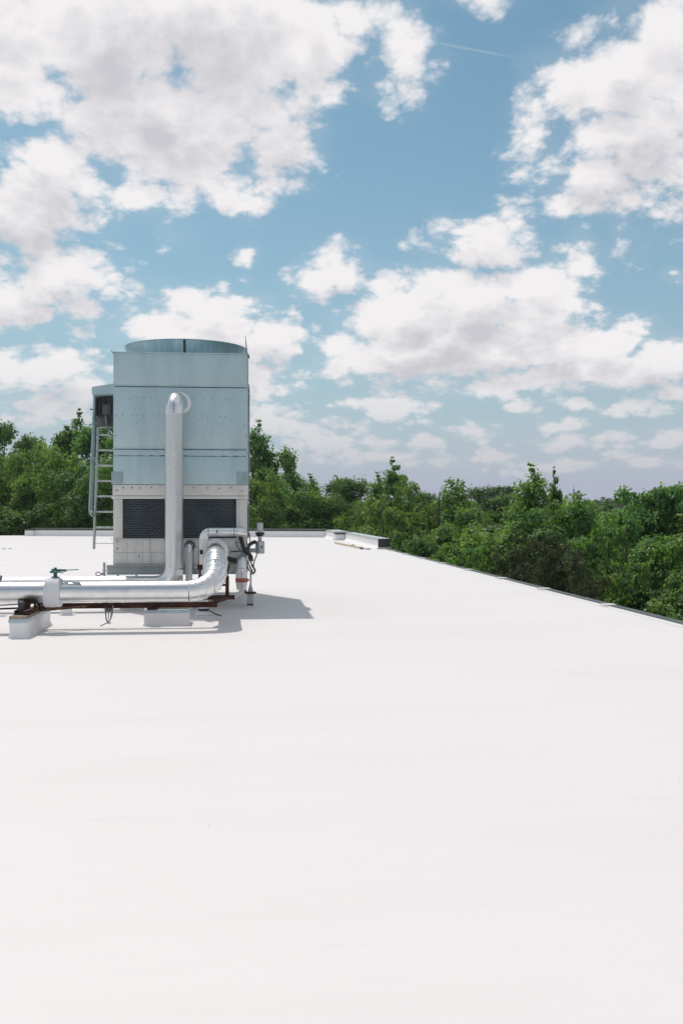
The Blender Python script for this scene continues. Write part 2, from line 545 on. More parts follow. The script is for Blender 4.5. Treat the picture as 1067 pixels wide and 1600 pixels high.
# ------------------------------------------------------------------ mesh helpers
class MB:
    def __init__(self):
        self.bm = bmesh.new()

    def box(self, x0, x1, y0, y1, z0, z1, bevel=0.0, rot=None, pivot=None):
        r = bmesh.ops.create_cube(self.bm, size=1.0)
        vs = r['verts']
        for v in vs:
            v.co = Vector(((x0 + x1) / 2 + v.co.x * (x1 - x0), (y0 + y1) / 2 + v.co.y * (y1 - y0), (z0 + z1) / 2 + v.co.z * (z1 - z0)))
        if rot is not None:
            pv = Vector(pivot) if pivot is not None else Vector(((x0 + x1) / 2, (y0 + y1) / 2, (z0 + z1) / 2))
            for v in vs:
                v.co = pv + rot @ (v.co - pv)
        if bevel:
            es = list({e for v in vs for e in v.link_edges})
            bmesh.ops.bevel(self.bm, geom=es, offset=bevel, segments=2, affect='EDGES', profile=0.5)
        return self

    def bar(self, p0, p1, w, h, up=(0, 0, 1), bevel=0.0):
        """rectangular bar from p0 to p1"""
        p0, p1 = Vector(p0), Vector(p1)
        d = p1 - p0
        L = d.length
        d.normalize()
        u = Vector(up)
        s = d.cross(u).normalized()
        u = s.cross(d).normalized()
        m = Matrix((s, d, u)).transposed()
        mid = (p0 + p1) / 2
        return self.box(mid.x - w / 2, mid.x + w / 2, mid.y - L / 2, mid.y + L / 2, mid.z - h / 2, mid.z + h / 2, bevel, m)

    def prism(self, pts, d):
        """closed outline pts extruded along d"""
        d = Vector(d)
        a = [self.bm.verts.new(Vector(p)) for p in pts]
        b = [self.bm.verts.new(Vector(p) + d) for p in pts]
        n = len(pts)
        self.bm.faces.new(a)
        self.bm.faces.new(b[::-1])
        for i in range(n):
            j = (i + 1) % n
            self.bm.faces.new((a[j], a[i], b[i], b[j]))
        return self

    def tube(self, path, r, n=20, cap=True):
        path = [Vector(p) for p in path]
        rr = r if isinstance(r, (list, tuple)) else [r] * len(path)
        k = len(path)
        tang = []
        for i in range(k):
            if i == 0:
                t = path[1] - path[0]
            elif i == k - 1:
                t = path[-1] - path[-2]
            else:
                t = (path[i] - path[i - 1]).normalized() + (path[i + 1] - path[i]).normalized()
            tang.append(t.normalized())
        t0 = tang[0]
        ref = Vector((0, 0, 1)) if abs(t0.z) < 0.9 else Vector((1, 0, 0))
        nrm = (ref - t0 * ref.dot(t0)).normalized()
        rings = []
        for i in range(k):
            t = tang[i]
            nrm = (nrm - t * nrm.dot(t)).normalized()
            bn = t.cross(nrm)
            rings.append([self.bm.verts.new(path[i] + (nrm * math.cos(2 * math.pi * j / n) + bn * math.sin(2 * math.pi * j / n)) * rr[i]) for j in range(n)])
        for i in range(k - 1):
            for j in range(n):
                q = (j + 1) % n
                self.bm.faces.new((rings[i][j], rings[i][q], rings[i + 1][q], rings[i + 1][j]))
        if cap:
            self.bm.faces.new(rings[0][::-1])
            self.bm.faces.new(rings[-1])
        return self

    def cyl(self, p0, p1, r, n=20, r2=None):
        return self.tube([p0, p1], [r, r if r2 is None else r2], n)

    def lathe(self, prof, cx, cy, n=48, closed=False):
        """profile of (radius, z) turned about a vertical axis"""
        rings = []
        for (r, z) in prof:
            rings.append([self.bm.verts.new((cx + r * math.cos(2 * math.pi * j / n), cy + r * math.sin(2 * math.pi * j / n), z)) for j in range(n)])
        m = len(rings)
        for i in range(m if closed else m - 1):
            a, b = rings[i], rings[(i + 1) % m]
            for j in range(n):
                q = (j + 1) % n
                self.bm.faces.new((a[j], a[q], b[q], b[j]))
        return self

    def build(self, name, mat, parent=None, smooth=True, angle=32, kind=None, label=None):
        me = bpy.data.meshes.new(name)
        bmesh.ops.recalc_face_normals(self.bm, faces=self.bm.faces)
        self.bm.to_mesh(me)
        self.bm.free()
        me.materials.append(M[mat] if isinstance(mat, str) else mat)
        if smooth:
            me.shade_smooth()
            me.set_sharp_from_angle(angle=R(angle))
        o = bpy.data.objects.new(name, me)
        COL.objects.link(o)
        if parent is not None:
            put(o, parent)
        if kind:
            o['kind'] = kind
        if label:
            o['label'] = label
        return o


def world_origin(o):
    p = Vector((0, 0, 0))
    while o is not None:
        p = p + o.location
        o = o.parent
    return p


def put(o, parent):
    """parent o, whose mesh is written in world coordinates, to an unrotated parent"""
    o.parent = parent
    w = world_origin(parent)
    o.data.transform(Matrix.Translation(-w))


def thing(name, label, cat, loc, group=None):
    o = bpy.data.objects.new(name, None)
    o.empty_display_size = 0.2
    COL.objects.link(o)
    o.location = Vector(loc)
    o['label'] = label
    o['category'] = cat
    if group:
        o['group'] = group
    return o


def tag(o, label, cat, group=None):
    o['label'] = label
    o['category'] = cat
    if group:
        o['group'] = group
    return o


def fillet(pts, rad, seg):
    """polyline with its inner corners rounded: list of straight/elbow runs [('s'|'e', [points])]"""
    pts = [Vector(p) for p in pts]
    runs = []
    cur = pts[0]
    for i in range(1, len(pts) - 1):
        a = (pts[i - 1] - pts[i]).normalized()
        b = (pts[i + 1] - pts[i]).normalized()
        ang = a.angle(b)
        r = rad[i - 1] if isinstance(rad, (list, tuple)) else rad
        T = r / math.tan(ang / 2)
        s, e = pts[i] + a * T, pts[i] + b * T
        c = pts[i] + (a + b).normalized() * (r / math.sin(ang / 2))
        runs.append(('s', [cur, s]))
        va, vb = s - c, e - c
        tot = va.angle(vb)
        ax = va.cross(vb).normalized()
        arc = [c + Matrix.Rotation(tot * k / seg, 3, ax) @ va for k in range(seg + 1)]
        runs.append(('e', arc))
        cur = e
    runs.append(('s', [cur, pts[-1]]))
    return runs


def path_of(runs):
    out = []
    for _, p in runs:
        for q in p:
            if not out or (out[-1] - q).length > 1e-4:
                out.append(q)
    return out


# ------------------------------------------------------------------ the setting
GROUND = -9.0
g = MB()
N = 24
for i in range(N):
    for j in range(N):
        x0, x1 = -1400 + 2800 * i / N, -1400 + 2800 * (i + 1) / N
        y0, y1 = -1300 + 2800 * j / N, -1300 + 2800 * (j + 1) / N
        g.bm.faces.new([g.bm.verts.new((x, y, GROUND)) for x, y in ((x0, y0), (x1, y0), (x1, y1), (x0, y1))])
bmesh.ops.remove_doubles(g.bm, verts=g.bm.verts, dist=0.01)
g.build('ground', 'soil', kind='structure')

EDGE_X = 6.86
ROOF_X0, ROOF_Y0, ROOF_Y1 = -46.0, -14.0, 76.2
rb = MB()
rb.box(ROOF_X0, EDGE_X - 0.03, ROOF_Y0, ROOF_Y1, -0.30, -0.004)
roof = rb.build('roof', 'roof', kind='structure', smooth=False)
bw = MB()
bw.box(ROOF_X0 + 0.1, EDGE_X - 0.15, ROOF_Y0 + 0.1, ROOF_Y1 - 0.1, GROUND - 0.3, -0.302)
bw.build('building_wall', 'brick', roof, smooth=False)

# membrane sheets lapped like shingles, their lap edges turned to the camera
sheet_w = 1.52
y = ROOF_Y0
k = 0
skew = -0.02
while y < ROOF_Y1 - 0.05:
    m = MB()
    nx = 40
    y1 = min(y + sheet_w + 0.07, ROOF_Y1)
    r_ = random.Random(100 + k)
    ph = [r_.uniform(0, 6.28) for _ in range(4)]
    near, far, base = [], [], []
    for i in range(nx + 1):
        x = ROOF_X0 + (EDGE_X - ROOF_X0) * i / nx
        wob = 0.012 * math.sin(x * 0.7 + ph[0]) + 0.006 * math.sin(x * 2.3 + ph[1])
        sk = skew * (x - EDGE_X)
        yn = y + wob + (sk if y > ROOF_Y0 + 0.1 else 0)
        yf = y1 + (sk if y1 < ROOF_Y1 - 0.1 else 0)
        yn = max(ROOF_Y0, min(yn, ROOF_Y1 - 0.02))
        yf = min(yf, ROOF_Y1)
        lift = 0.0008 + 0.0008 * math.sin(x * 1.1 + ph[2])
        near.append(m.bm.verts.new((x, yn, 0.0018 + lift * 0.6)))
        base.append(m.bm.verts.new((x, yn - 0.025, 0.0003)))
        far.append(m.bm.verts.new((x, yf, 0.0003)))
    for i in range(nx):
        m.bm.faces.new((near[i], near[i + 1], far[i + 1], far[i]))
        m.bm.faces.new((base[i], base[i + 1], near[i + 1], near[i]))
    m.build('membrane_sheet', 'roof', roof, smooth=False)
    y += sheet_w
    k += 1

# ---- right roof edge: dark metal edge with white patches over its joints
edge = thing('edge_flashing', 'dark metal flashing with white joint patches along the right roof edge', 'roof edging', (EDGE_X, 20, 0))
joints = [6.9, 10.55, 14.2, 17.9, 21.8, 25.4, 29.3, 33.0, 36.7, 40.4, 44.2]
prev = -13.9
for jy in joints + [46.05]:
    m = MB()
    # a low cant with a face dropping outside
    pts = [(EDGE_X - 0.05, 0.004), (EDGE_X - 0.02, 0.035), (EDGE_X + 0.075, 0.035), (EDGE_X + 0.085, -0.16), (EDGE_X + 0.075, -0.16), (EDGE_X - 0.028, -0.002)]
    m.prism([(x, prev + 0.004, z) for x, z in pts], (0, jy - prev - 0.008, 0))
    m.build('metal_strip', 'edge', edge, smooth=False)
    prev = jy
for jy in joints:
    m = MB()
    m.box(EDGE_X - 0.16, EDGE_X + 0.082, jy - 0.11, jy + 0.11, 0.002, 0.041, 0.004)
    m.build('joint_patch', 'roof', edge, smooth=False)
m = MB()
for (a, b) in zip([-13.9] + joints, joints + [46.05]):
    m.box(EDGE_X - 0.20, EDGE_X - 0.048, a + 0.112, b - 0.112, 0.001, 0.008, 0.002)
m.build('cover_strip', 'roof', edge, smooth=False)


# ---- parapets
def parapet(name, label, p0, p1, h, t, cap_mat, cap_h=0.045, side=1, cant=True, end_caps=()):
    """low wall whose inner face runs p0 -> p1; thickness to the outside"""
    p0, p1 = Vector(p0), Vector(p1)
    d = (p1 - p0).normalized()
    out = Vector((-d.y, d.x, 0)) * side
    root = thing(name, label, 'parapet', (p0 + p1) / 2)
    m = MB()
    prof = [(0, h), (0, 0.16), (-0.045, 0.07), (-0.13, 0.0), (-0.13, -0.005), (t, -0.005), (t, h)] if cant else [(0, h), (0, -0.005), (t, -0.005), (t, h)]
    m.prism([tuple(p0 + out * o + Vector((0, 0, z))) for o, z in prof], p1 - p0)
    m.build('wall_body', 'membrane', root, smooth=True, angle=25)
    L = (p1 - p0).length
    n = max(1, int(round(L / 3.05)))
    for i in range(n):
        a, b = p0 + d * (L * i / n + 0.004), p0 + d * (L * (i + 1) / n - 0.004)
        c = MB()
        prof = [(-0.02, h - cap_h * 0.4), (-0.02, h + cap_h * 0.75), (t + 0.02, h + cap_h), (t + 0.02, h - 0.08), (t + 0.012, h - 0.08), (t + 0.012, h + 0.003), (-0.012, h + 0.003), (-0.012, h - cap_h * 0.4)]
        c.prism([tuple(a + out * o + Vector((0, 0, z))) for o, z in prof], b - a)
        c.build('coping', cap_mat, root, smooth=False)
    return root


BK0 = W(50, 800, 74.6)
BK1 = Vector((5.93, 68.2, 0))
BK0.z = 0
pb = parapet('parapet_wall', 'long low white parapet with dark coping across the back of the roof', (BK0.x, BK0.y, 0), (BK1.x - 0.02, BK1.y, 0), 0.47, 0.42, 'coping_dark', 0.11)
m = MB()
dd = (BK1 - BK0).normalized()
nn = Vector((-dd.y, dd.x, 0))
a = BK0 - dd * 0.42
m.prism([tuple(a + nn * o + Vector((0, 0, z))) for o, z in ((-0.22, 0), (-0.22, 0.40), (0.43, 0.40), (0.43, 0))], dd * 0.66)
m.build('end_block', 'membrane', pb, smooth=False)
m = MB()
m.prism([tuple(a - dd * 0.03 + nn * o + Vector((0, 0, z))) for o, z in ((-0.24, 0.402), (-0.24, 0.50), (0.45, 0.51), (0.45, 0.402))], dd * 0.72)
m.build('end_coping', 'coping_dark', pb, smooth=False)

# the right-hand wall: a back run, a step outwards, a front run that ends in a brown plate
pr = parapet('parapet_wall', 'short rear piece of white parapet between the back corner and the jog', (5.93, 62.0, 0), (5.93, 68.6, 0), 0.48, 0.9, 'coping_pale', 0.05, side=-1)
pj = thing('parapet_jog', 'black-capped white block where the right parapet steps outwards', 'parapet', (6.2, 61.9, 0))
m = MB()
m.box(5.93, 6.52, 61.3, 61.99, -0.004, 0.37, 0.03)
m.build('block_body', 'membrane', pj)
m = MB()
m.box(5.90, 6.62, 61.25, 61.985, 0.372, 0.455, 0.01)
m.build('block_cap', 'coping_dark', pj, smooth=False)
pf = parapet('parapet_wall', 'white parapet with pale metal coping and brown end plate at the right edge', (6.56, 46.6, 0), (6.56, 61.2, 0), 0.45, 0.50, 'coping_pale', 0.05, side=-1)
m = MB()
m.box(6.52, 7.08, 46.50, 46.597, 0.095, 0.49, 0.006)
m.build('end_plate', 'brown', pf, smooth=False)
m = MB()
m.box(6.50, 7.12, 46.46, 46.595, -0.004, 0.092, 0.01)
m.build('end_plinth', 'coping_pale', pf, smooth=False)

# a pale strip of timber lying by the parapet
tp = thing('timber_strip', 'thin pale timber strip lying on the roof in front of the right parapet', 'timber', (5.2, 52, 0))
a, b = G(524, 849.5), G(563, 857.5)
m = MB()
m.bar(a + Vector((0, 0, 0.045)), b + Vector((0, 0, 0.045)), 0.10, 0.07, bevel=0.006)
m.build('strip', 'pale_wood', tp)
for px, py in ((551, 853.6), (565.5, 858.2)):
    q = G(px, py)
    m = MB()
    m.box(q.x - 0.07, q.x + 0.07, q.y - 0.2, q.y + 0.2, 0.002, 0.085, 0.01)
    m.build('dark_block', 'dark_grey', tp)
q = G(575, 858.5)
m = MB()
for i in range(5):
    ax = rng.uniform(-0.22, 0.22)
    ay = rng.uniform(-0.3, 0.3)
    m.box(q.x + ax - 0.05, q.x + ax + 0.06, q.y + ay - 0.1, q.y + ay + 0.1, 0.003, 0.03 + 0.04 * rng.random(), 0.008, Matrix.Rotation(rng.uniform(0, 3), 3, 'Z'))
o = m.build('roofing_scraps', 'coping_pale')
o['kind'] = 'stuff'
tag(o, 'few pale roofing scraps lying beside the timber strip', 'debris')
for i, (px, py) in enumerate(((7.0, 857.8), (16.5, 857.6))):
    q = G(px, py)
    m = MB()
    m.box(q.x - 0.08, q.x + 0.08, q.y - 0.10, q.y + 0.10, 0.003, 0.035, 0.01, Matrix.Rotation(0.3 * i, 3, 'Z'))
    tag(m.build('roof_marker', 'galv'), ('outer' if i == 0 else 'inner') + ' of two small dark pads lying on the open roof far left', 'pad', 'small dark pads on the roof')


g_ = np.random.default_rng(77)
m = MB()
for i in range(26):
    q = Vector((g_.uniform(-6, 6.5), g_.uniform(2.8, 24) if i % 3 else g_.uniform(2.8, 9), 0))
    sz_ = g_.uniform(0.0012, 0.0036)
    m.box(q.x - sz_, q.x + sz_, q.y - sz_ * 1.6, q.y + sz_ * 1.6, 0.001, 0.002 + sz_ * 0.6, 0, Matrix.Rotation(g_.uniform(0, 3), 3, 'Z'))
o = m.build('roof_grit', 'coping_pale', smooth=False)
o['kind'] = 'stuff'
tag(o, 'few tiny grey specks of grit scattered over the white roof', 'grit')

# ------------------------------------------------------------------ cooling tower
YF, YB = 18.4, 22.0
X0 = W(177.5, 700, YF).x
X1 = W(386.5, 700, YF).x
XC = (X0 + X1) / 2


def zf(py, Y=YF, px=280):
    return W(px, py, Y).z


Z_TOP = zf(552.5)
Z_S1 = zf(604.8)
Z_S2 = zf(702.5)
Z_S3 = zf(712.5)
Z_CB = zf(757.5)
Z_B1 = zf(775)
Z_LT = zf(780)
Z_LB = zf(841)
Z_BB = zf(882)
Z_FB = zf(897)
tower = thing('cooling_tower', 'tall grey-green metal cooling tower on the white roof with round fan housing on top', 'cooling tower', (XC, YF, 0))


def tpart(name, mat, mb, **kw):
    return mb.build(name, mat, tower, **kw)


# inner core seen only through the joints
m = MB()
m.box(X0 + 0.02, X1 - 0.02, YF + 0.02, YB - 0.02, Z_CB + 0.01, Z_TOP - 0.02)
tpart('inner_casing', 'casing_dark', m, smooth=False)
GAP = 0.007
for (zb, zt) in ((Z_S1 + GAP, Z_TOP), (Z_S2 + GAP, Z_S1 - GAP), (Z_CB + GAP * 0.5, Z_S3 - GAP * 0.8)):
    m = MB()
    m.box(X0, X1, YF, YF + 0.018, zb, zt, 0.003)
    tpart('front_panel', 'casing', m)
    m = MB()
    m.box(X0 - 0.0005, X0 + 0.017, YF + 0.021, YB - 0.021, zb, zt, 0.003)
    tpart('side_panel', 'casing', m)
    m = MB()
    m.box(X1 - 0.017, X1 + 0.0005, YF + 0.021, YB - 0.021, zb, zt, 0.003)
    tpart('side_panel', 'casing', m)
    m = MB()
    m.box(X0, X1, YB - 0.018, YB, zb, zt, 0.003)
    tpart('rear_panel', 'casing', m)
# narrow lap strip with a buckled lower lip
m = MB()
n = 90
top, bot, topb, botb = [], [], [], []
for i in range(n + 1):
    x = X0 + (X1 - X0) * i / n
    u = i / n * 11.0
    sag = 0.010 * abs(math.sin(u * math.pi / 1.0)) + 0.004 * math.sin(i * 0.9)
    bulge = 0.010 * abs(math.sin(u * math.pi))
    top.append(m.bm.verts.new((x, YF - 0.004, Z_S2 - GAP)))
    bot.append(m.bm.verts.new((x, YF - 0.006 - bulge, Z_S3 + 0.010 - sag)))
    botb.append(m.bm.verts.new((x, YF + 0.016, Z_S3 + 0.010 - sag)))
    topb.append(m.bm.verts.new((x, YF + 0.016, Z_S2 - GAP)))
for i in range(n):
    m.bm.faces.new((top[i], bot[i], bot[i + 1], top[i + 1]))
    m.bm.faces.new((bot[i], botb[i], botb[i + 1], bot[i + 1]))
    m.bm.faces.new((topb[i], top[i], top[i + 1], topb[i + 1]))
tpart('lap_strip', 'casing', m)
# folded flange lips at the joints and top rim
m = MB()
m.box(X0 - 0.012, X1 + 0.006, YF - 0.016, YF - 0.001, Z_S1 + GAP, Z_S1 + GAP + 0.018, 0.003)
tpart('joint_flange', 'casing', m)
m = MB()
m.box(X0 - 0.012, X1 + 0.006, YF - 0.014, YF - 0.001, Z_S2 + GAP, Z_S2 + GAP + 0.014, 0.003)
tpart('joint_flange', 'casing', m)
m = MB()
m.box(X0 - 0.015, X1 + 0.02, YF - 0.02, YB + 0.02, Z_TOP + 0.001, Z_TOP + 0.016, 0.003)
tpart('fan_deck', 'casing', m)
m = MB()
m.prism([(X0 - 0.016, YF - 0.01, Z_TOP - 0.02), (X0 - 0.055, YF - 0.01, Z_TOP + 0.045), (X0 - 0.045, YF - 0.01, Z_TOP + 0.045), (X0 - 0.003, YF - 0.01, Z_TOP + 0.017)], (0, 0.05, 0))
tpart('lifting_lug', 'galv', m)
# fan housing
FR = 1.20
FCX, FCY = XC + 0.005, 20.2
Z_RIM = zf(545.3, 20.2)
m = MB()
H = Z_RIM - Z_TOP
prof = []
for i in range(9):
    u = i / 8
    prof.append((FR * (0.955 + 0.045 * u ** 1.8), Z_TOP + 0.017 + (H - 0.03) * u))
prof += [(FR * 1.012, Z_RIM - 0.012), (FR * 1.012, Z_RIM), (FR * 0.985, Z_RIM)]
for i in range(8, -1, -1):
    u = i / 8
    prof.append((FR * (0.945 + 0.04 * u ** 1.8) - 0.01, Z_TOP + 0.017 + (H - 0.015) * u))
m.lathe(prof, FCX, FCY, 96, closed=True)
tpart('fan_shroud', 'shroud', m, angle=28)
for a0 in (-88.5, 31.5, 151.5):
    m = MB()
    a = R(a0)
    pts = []
    for i in range(7):
        u = i / 6
        rr = FR * (0.955 + 0.045 * u ** 1.8) + 0.012
        pts.append((rr, Z_TOP + 0.018 + (H - 0.032) * u))
    t = Vector((-math.sin(a), math.cos(a), 0)) * 0.024
    rad = Vector((math.cos(a), math.sin(a), 0))
    for (r0, z0), (r1, z1) in zip(pts[:-1], pts[1:]):
        b0 = Vector((FCX, FCY, 0)) + rad * r0 + Vector((0, 0, z0))
        b1 = Vector((FCX, FCY, 0)) + rad * r1 + Vector((0, 0, z1))
        i0, i1 = b0 - rad * 0.03, b1 - rad * 0.03
        vs = [m.bm.verts.new(p) for p in (b0 - t, b0 + t, b1 + t, b1 - t, i0 - t, i0 + t, i1 + t, i1 - t)]
        for f in ((0, 1, 2, 3), (1, 5, 6, 2), (4, 0, 3, 7)):
            m.bm.faces.new([vs[q] for q in f])
    tpart('shroud_strap', 'casing_dark', m, smooth=False)
m = MB()
m.cyl((FCX, FCY, Z_TOP + 0.02), (FCX, FCY, Z_TOP + 0.2), 0.16, 20)
for kk in range(6):
    rot = Matrix.Rotation(kk * math.pi / 3, 3, 'Z') @ Matrix.Rotation(R(24), 3, 'X')
    m.box(FCX + 0.15, FCX + 1.08, FCY - 0.11, FCY + 0.11, Z_TOP + 0.12, Z_TOP + 0.135, 0.0, rot, (FCX, FCY, Z_TOP + 0.13))
tpart('fan', 'galv', m)

# bolts on the front
bolts = []
for py in (514 + 38, 565, 577, 593, 600):
    bolts.append((283, py + 2))
for (px, py) in ((201, 624), (207, 622), (215, 622), (225, 621), (236, 622), (303, 623), (318, 623), (332, 623), (354, 624), (360, 625.5), (380, 625),
                 (208, 649), (215, 649), (214, 661), (225, 650), (239, 650), (303, 650.5), (303, 663), (317, 650), (325, 651), (345, 651), (353, 651),
                 (346, 663), (382, 664), (192, 649), (245, 704.6), (230, 704.6), (216, 704.6), (330, 705), (349, 705), (367, 705),
                 (192, 706), (310, 706), (176.9 + 3, 625), (181, 650), (181, 680), (384, 681)):
    bolts.append((px, py))
m = MB()
for (px, py) in bolts:
    p = W(px, py, YF)
    m.cyl((p.x, YF - 0.006, p.z), (p.x, YF + 0.004, p.z), 0.0105, 8)
tpart('bolt_heads', 'bolt', m, kind='stuff')
m = MB()
for (px, py) in ((193, 762), (207, 762), (219, 762.5), (237, 762), (303, 762), (325, 762.5), (343, 763), (361, 762), (183, 766), (378, 767), (184, 845.5), (184, 857), (218, 869), (340, 862), (372, 848)):
    p = W(px, py, YF - 0.02)
    m.cyl((p.x, YF - 0.032, p.z), (p.x, YF - 0.012, p.z), 0.013, 8)
tpart('bolt_heads', 'motor_grey', m, kind='stuff')
# corner gusset plates
for (pa, pb_) in ((174.5, 192), (370, 387.5)):
    a, b = W(pa, 737, YF), W(pb_, 757, YF)
    m = MB()
    m.box(a.x, b.x, YF - 0.012, YF - 0.001, b.z + 0.006, a.z, 0.003)
    tpart('gusset_plate', 'teal_steel', m)
# header beam above the louvres
m = MB()
m.box(X0 - 0.01, X1 + 0.012, YF - 0.018, YB + 0.018, Z_B1 + 0.004, Z_CB - 0.004, 0.004)
tpart('header_beam', 'basin', m)
m = MB()
m.box(X0 - 0.03, X1 + 0.02, YF - 0.035, YB + 0.035, Z_LT + 0.004, Z_B1 - 0.002, 0.004)
tpart('header_ledge', 'basin', m)
# corner posts and jambs
XL0, XL1 = W(192, 800, YF).x, W(369.5, 800, YF).x
for (a, b) in ((X0, XL0 - 0.035), (XL1 + 0.035, X1)):
    for (ya, yb) in ((YF - 0.006, YF + 0.22), (YB - 0.22, YB + 0.006)):
        m = MB()
        m.box(a, b, ya, yb, Z_LB, Z_LT + 0.002, 0.006)
        tpart('corner_post', 'basin', m)
for (a, b) in ((XL0 - 0.033, XL0), (XL1, XL1 + 0.033)):
    m = MB()
    m.box(a, b, YF - 0.02, YF + 0.20, Z_LB + 0.002, Z_LT, 0.004)
    tpart('louvre_jamb', 'basin', m)
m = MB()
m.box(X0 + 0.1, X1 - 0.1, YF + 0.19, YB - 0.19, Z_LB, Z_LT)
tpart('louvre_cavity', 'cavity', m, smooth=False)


def honeycomb(xa, xb, za, zb, y0, y1, pitch):
    """cell walls of a honeycomb air-inlet panel"""
    m = MB()
    rr = pitch / math.sqrt(3)
    row = rr * 1.5
    nz = int((zb - za) / row) + 2
    nx = int((xb - xa) / pitch) + 2
    for jz in range(nz):
        for ix in range(nx):
            cx = xa + pitch * (ix + 0.5 * (jz % 2))
            cz = za + row * jz
            cor = []
            for q in range(6):
                a = math.pi / 6 + q * math.pi / 3
                cor.append((min(max(cx + rr * math.cos(a), xa), xb), min(max(cz + rr * math.sin(a), za), zb)))
            for q in (0, 1, 2):
                (ax, az_), (bx, bz) = cor[q], cor[(q + 1) % 6]
                if abs(ax - bx) + abs(az_ - bz) < 1e-5:
                    continue
                dx, dz = bx - ax, bz - az_
                L = math.hypot(dx, dz)
                ox, oz = -dz / L * 0.0055, dx / L * 0.0055
                sh = 0.055 * (1 if q != 1 else 0.4)
                v = [m.bm.verts.new(p) for p in ((ax - ox, y0, az_ - oz), (bx - ox, y0, bz - oz), (bx + ox, y0, bz + oz), (ax + ox, y0, az_ + oz),
                                                 (ax - ox, y1, az_ - oz + sh), (bx - ox, y1, bz - oz + sh), (bx + ox, y1, bz + oz + sh), (ax + ox, y1, az_ + oz + sh))]
                for f in ((0, 1, 2, 3), (0, 4, 5, 1), (3, 2, 6, 7)):
                    m.bm.faces.new([v[w] for w in f])
    return m


npan = 4
for i in range(npan):
    a = XL0 + (XL1 - XL0) * i / npan + 0.004
    b = XL0 + (XL1 - XL0) * (i + 1) / npan - 0.004
    honeycomb(a, b, Z_LB + 0.004, Z_LT - 0.004, YF + 0.02, YF + 0.10, 0.050).build('louvre_panel', 'louvre', tower, smooth=False)
for xs in (X0 + 0.03, X1 - 0.03):
    m = MB()
    for i in range(14):
        z = Z_LB + 0.03 + (Z_LT - Z_LB - 0.06) * i / 13
        m.box(xs - 0.006, xs + 0.006, YF + 0.23, YB - 0.23, z - 0.02, z + 0.02, 0, Matrix.Rotation(0.6 if xs < XC else -0.6, 3, 'Y'))
    tpart('side_louvre', 'louvre', m, smooth=False)
# water basin, in panels with a lap line
m = MB()
m.box(X0 + 0.02, X1 - 0.02, YF + 0.02, YB - 0.02, Z_BB, Z_LB - 0.01)
tpart('basin_core', 'casing_dark', m, smooth=False)
m = MB()
m.box(X0 - 0.05, X1 + 0.02, YF - 0.03, YB + 0.03, Z_LB - 0.016, Z_LB - 0.002, 0.003)
tpart('basin_ledge', 'basin', m)
zmid = zf(863)
cuts = [X0 - 0.004, W(199.5, 800, YF).x, W(224, 800, YF).x, W(236, 800, YF).x, W(300, 800, YF).x, W(345, 800, YF).x, X1 + 0.004]
for a, b in zip(cuts[:-1], cuts[1:]):
    for (za, zb, yy) in ((zmid + 0.0015, Z_LB - 0.018, YF), (Z_BB + 0.004, zmid - 0.0015, YF - 0.006)):
        m = MB()
        m.box(a + 0.0015, b - 0.0015, yy, yy + 0.025, za, zb, 0.002)
        tpart('basin_panel', 'basin', m)
for xs in (X0 - 0.003, X1 - 0.015):
    m = MB()
    m.box(xs, xs + 0.018, YF + 0.027, YB - 0.02, Z_BB + 0.004, Z_LB - 0.018, 0.002)
    tpart('basin_side', 'basin', m)
m = MB()
m.box(X0, X1, YB - 0.018, YB, Z_BB + 0.004, Z_LB - 0.018, 0.002)
tpart('basin_rear', 'basin', m)
# steel base frame on stub legs
XF0 = W(166.5, 890, YF - 0.12).x
for (ya, yb) in ((YF - 0.12, YF + 0.06), (YB - 0.06, YB + 0.12)):
    m = MB()
    m.box(XF0, X1 - 0.04, ya, yb, Z_BB - 0.022, Z_BB + 0.002, 0.003)
    m.box(XF0, X1 - 0.04, ya + 0.07, ya + 0.09, Z_FB + 0.016, Z_BB - 0.024)
    m.box(XF0, X1 - 0.04, ya, yb, Z_FB, Z_FB + 0.014, 0.003)
    tpart('base_beam', 'frame_grey', m)
for xx in (X0 + 0.05, XC, X1 - 0.05):
    m = MB()
    m.box(xx - 0.06, xx + 0.06, YF + 0.07, YB - 0.07, Z_FB + 0.002, Z_BB - 0.002, 0.003)
    tpart('cross_beam', 'frame_grey', m)
m = MB()
m.box(X0 + 0.03, X1 - 0.03, YF + 0.062, YB - 0.062, Z_BB - 0.001, Z_BB + 0.003)
tpart('basin_floor', 'basin', m, smooth=False)


def leg(px, Yl, xx=None):
    x = W(px, 900, Yl).x if xx is None else xx
    m = MB()
    m.box(x - 0.058, x + 0.058, Yl - 0.058, Yl + 0.058, 0.0, 0.235, 0.006)
    lg = m.build('leg', 'frame_grey', tower)
    m = MB()
    m.box(x - 0.10, x + 0.11, Yl - 0.1, Yl + 0.1, 0.237, 0.262, 0.004)
    m.build('top_plate', 'rust', lg)
    m = MB()
    m.box(x - 0.062, x + 0.062, Yl - 0.064, Yl + 0.064, 0.006, 0.045, 0.006)
    m.build('rusty_foot', 'rust', lg)
    m = MB()
    m.box(x - 0.13, x + 0.12, Yl - 0.13, Yl + 0.13, 0.0, 0.016, 0.004)
    m.build('base_pad', 'membrane', lg)
    m = MB()
    m.cyl((x + 0.01, Yl, 0.26), (x + 0.01, Yl, Z_FB), 0.018, 10)
    m.prism([(x - 0.05, Yl, 0.262), (x + 0.06, Yl, 0.262), (x + 0.022, Yl, 0.42), (x - 0.005, Yl, 0.42)], (0, 0.02, 0))
    m.build('screw_jack', 'galv', lg)


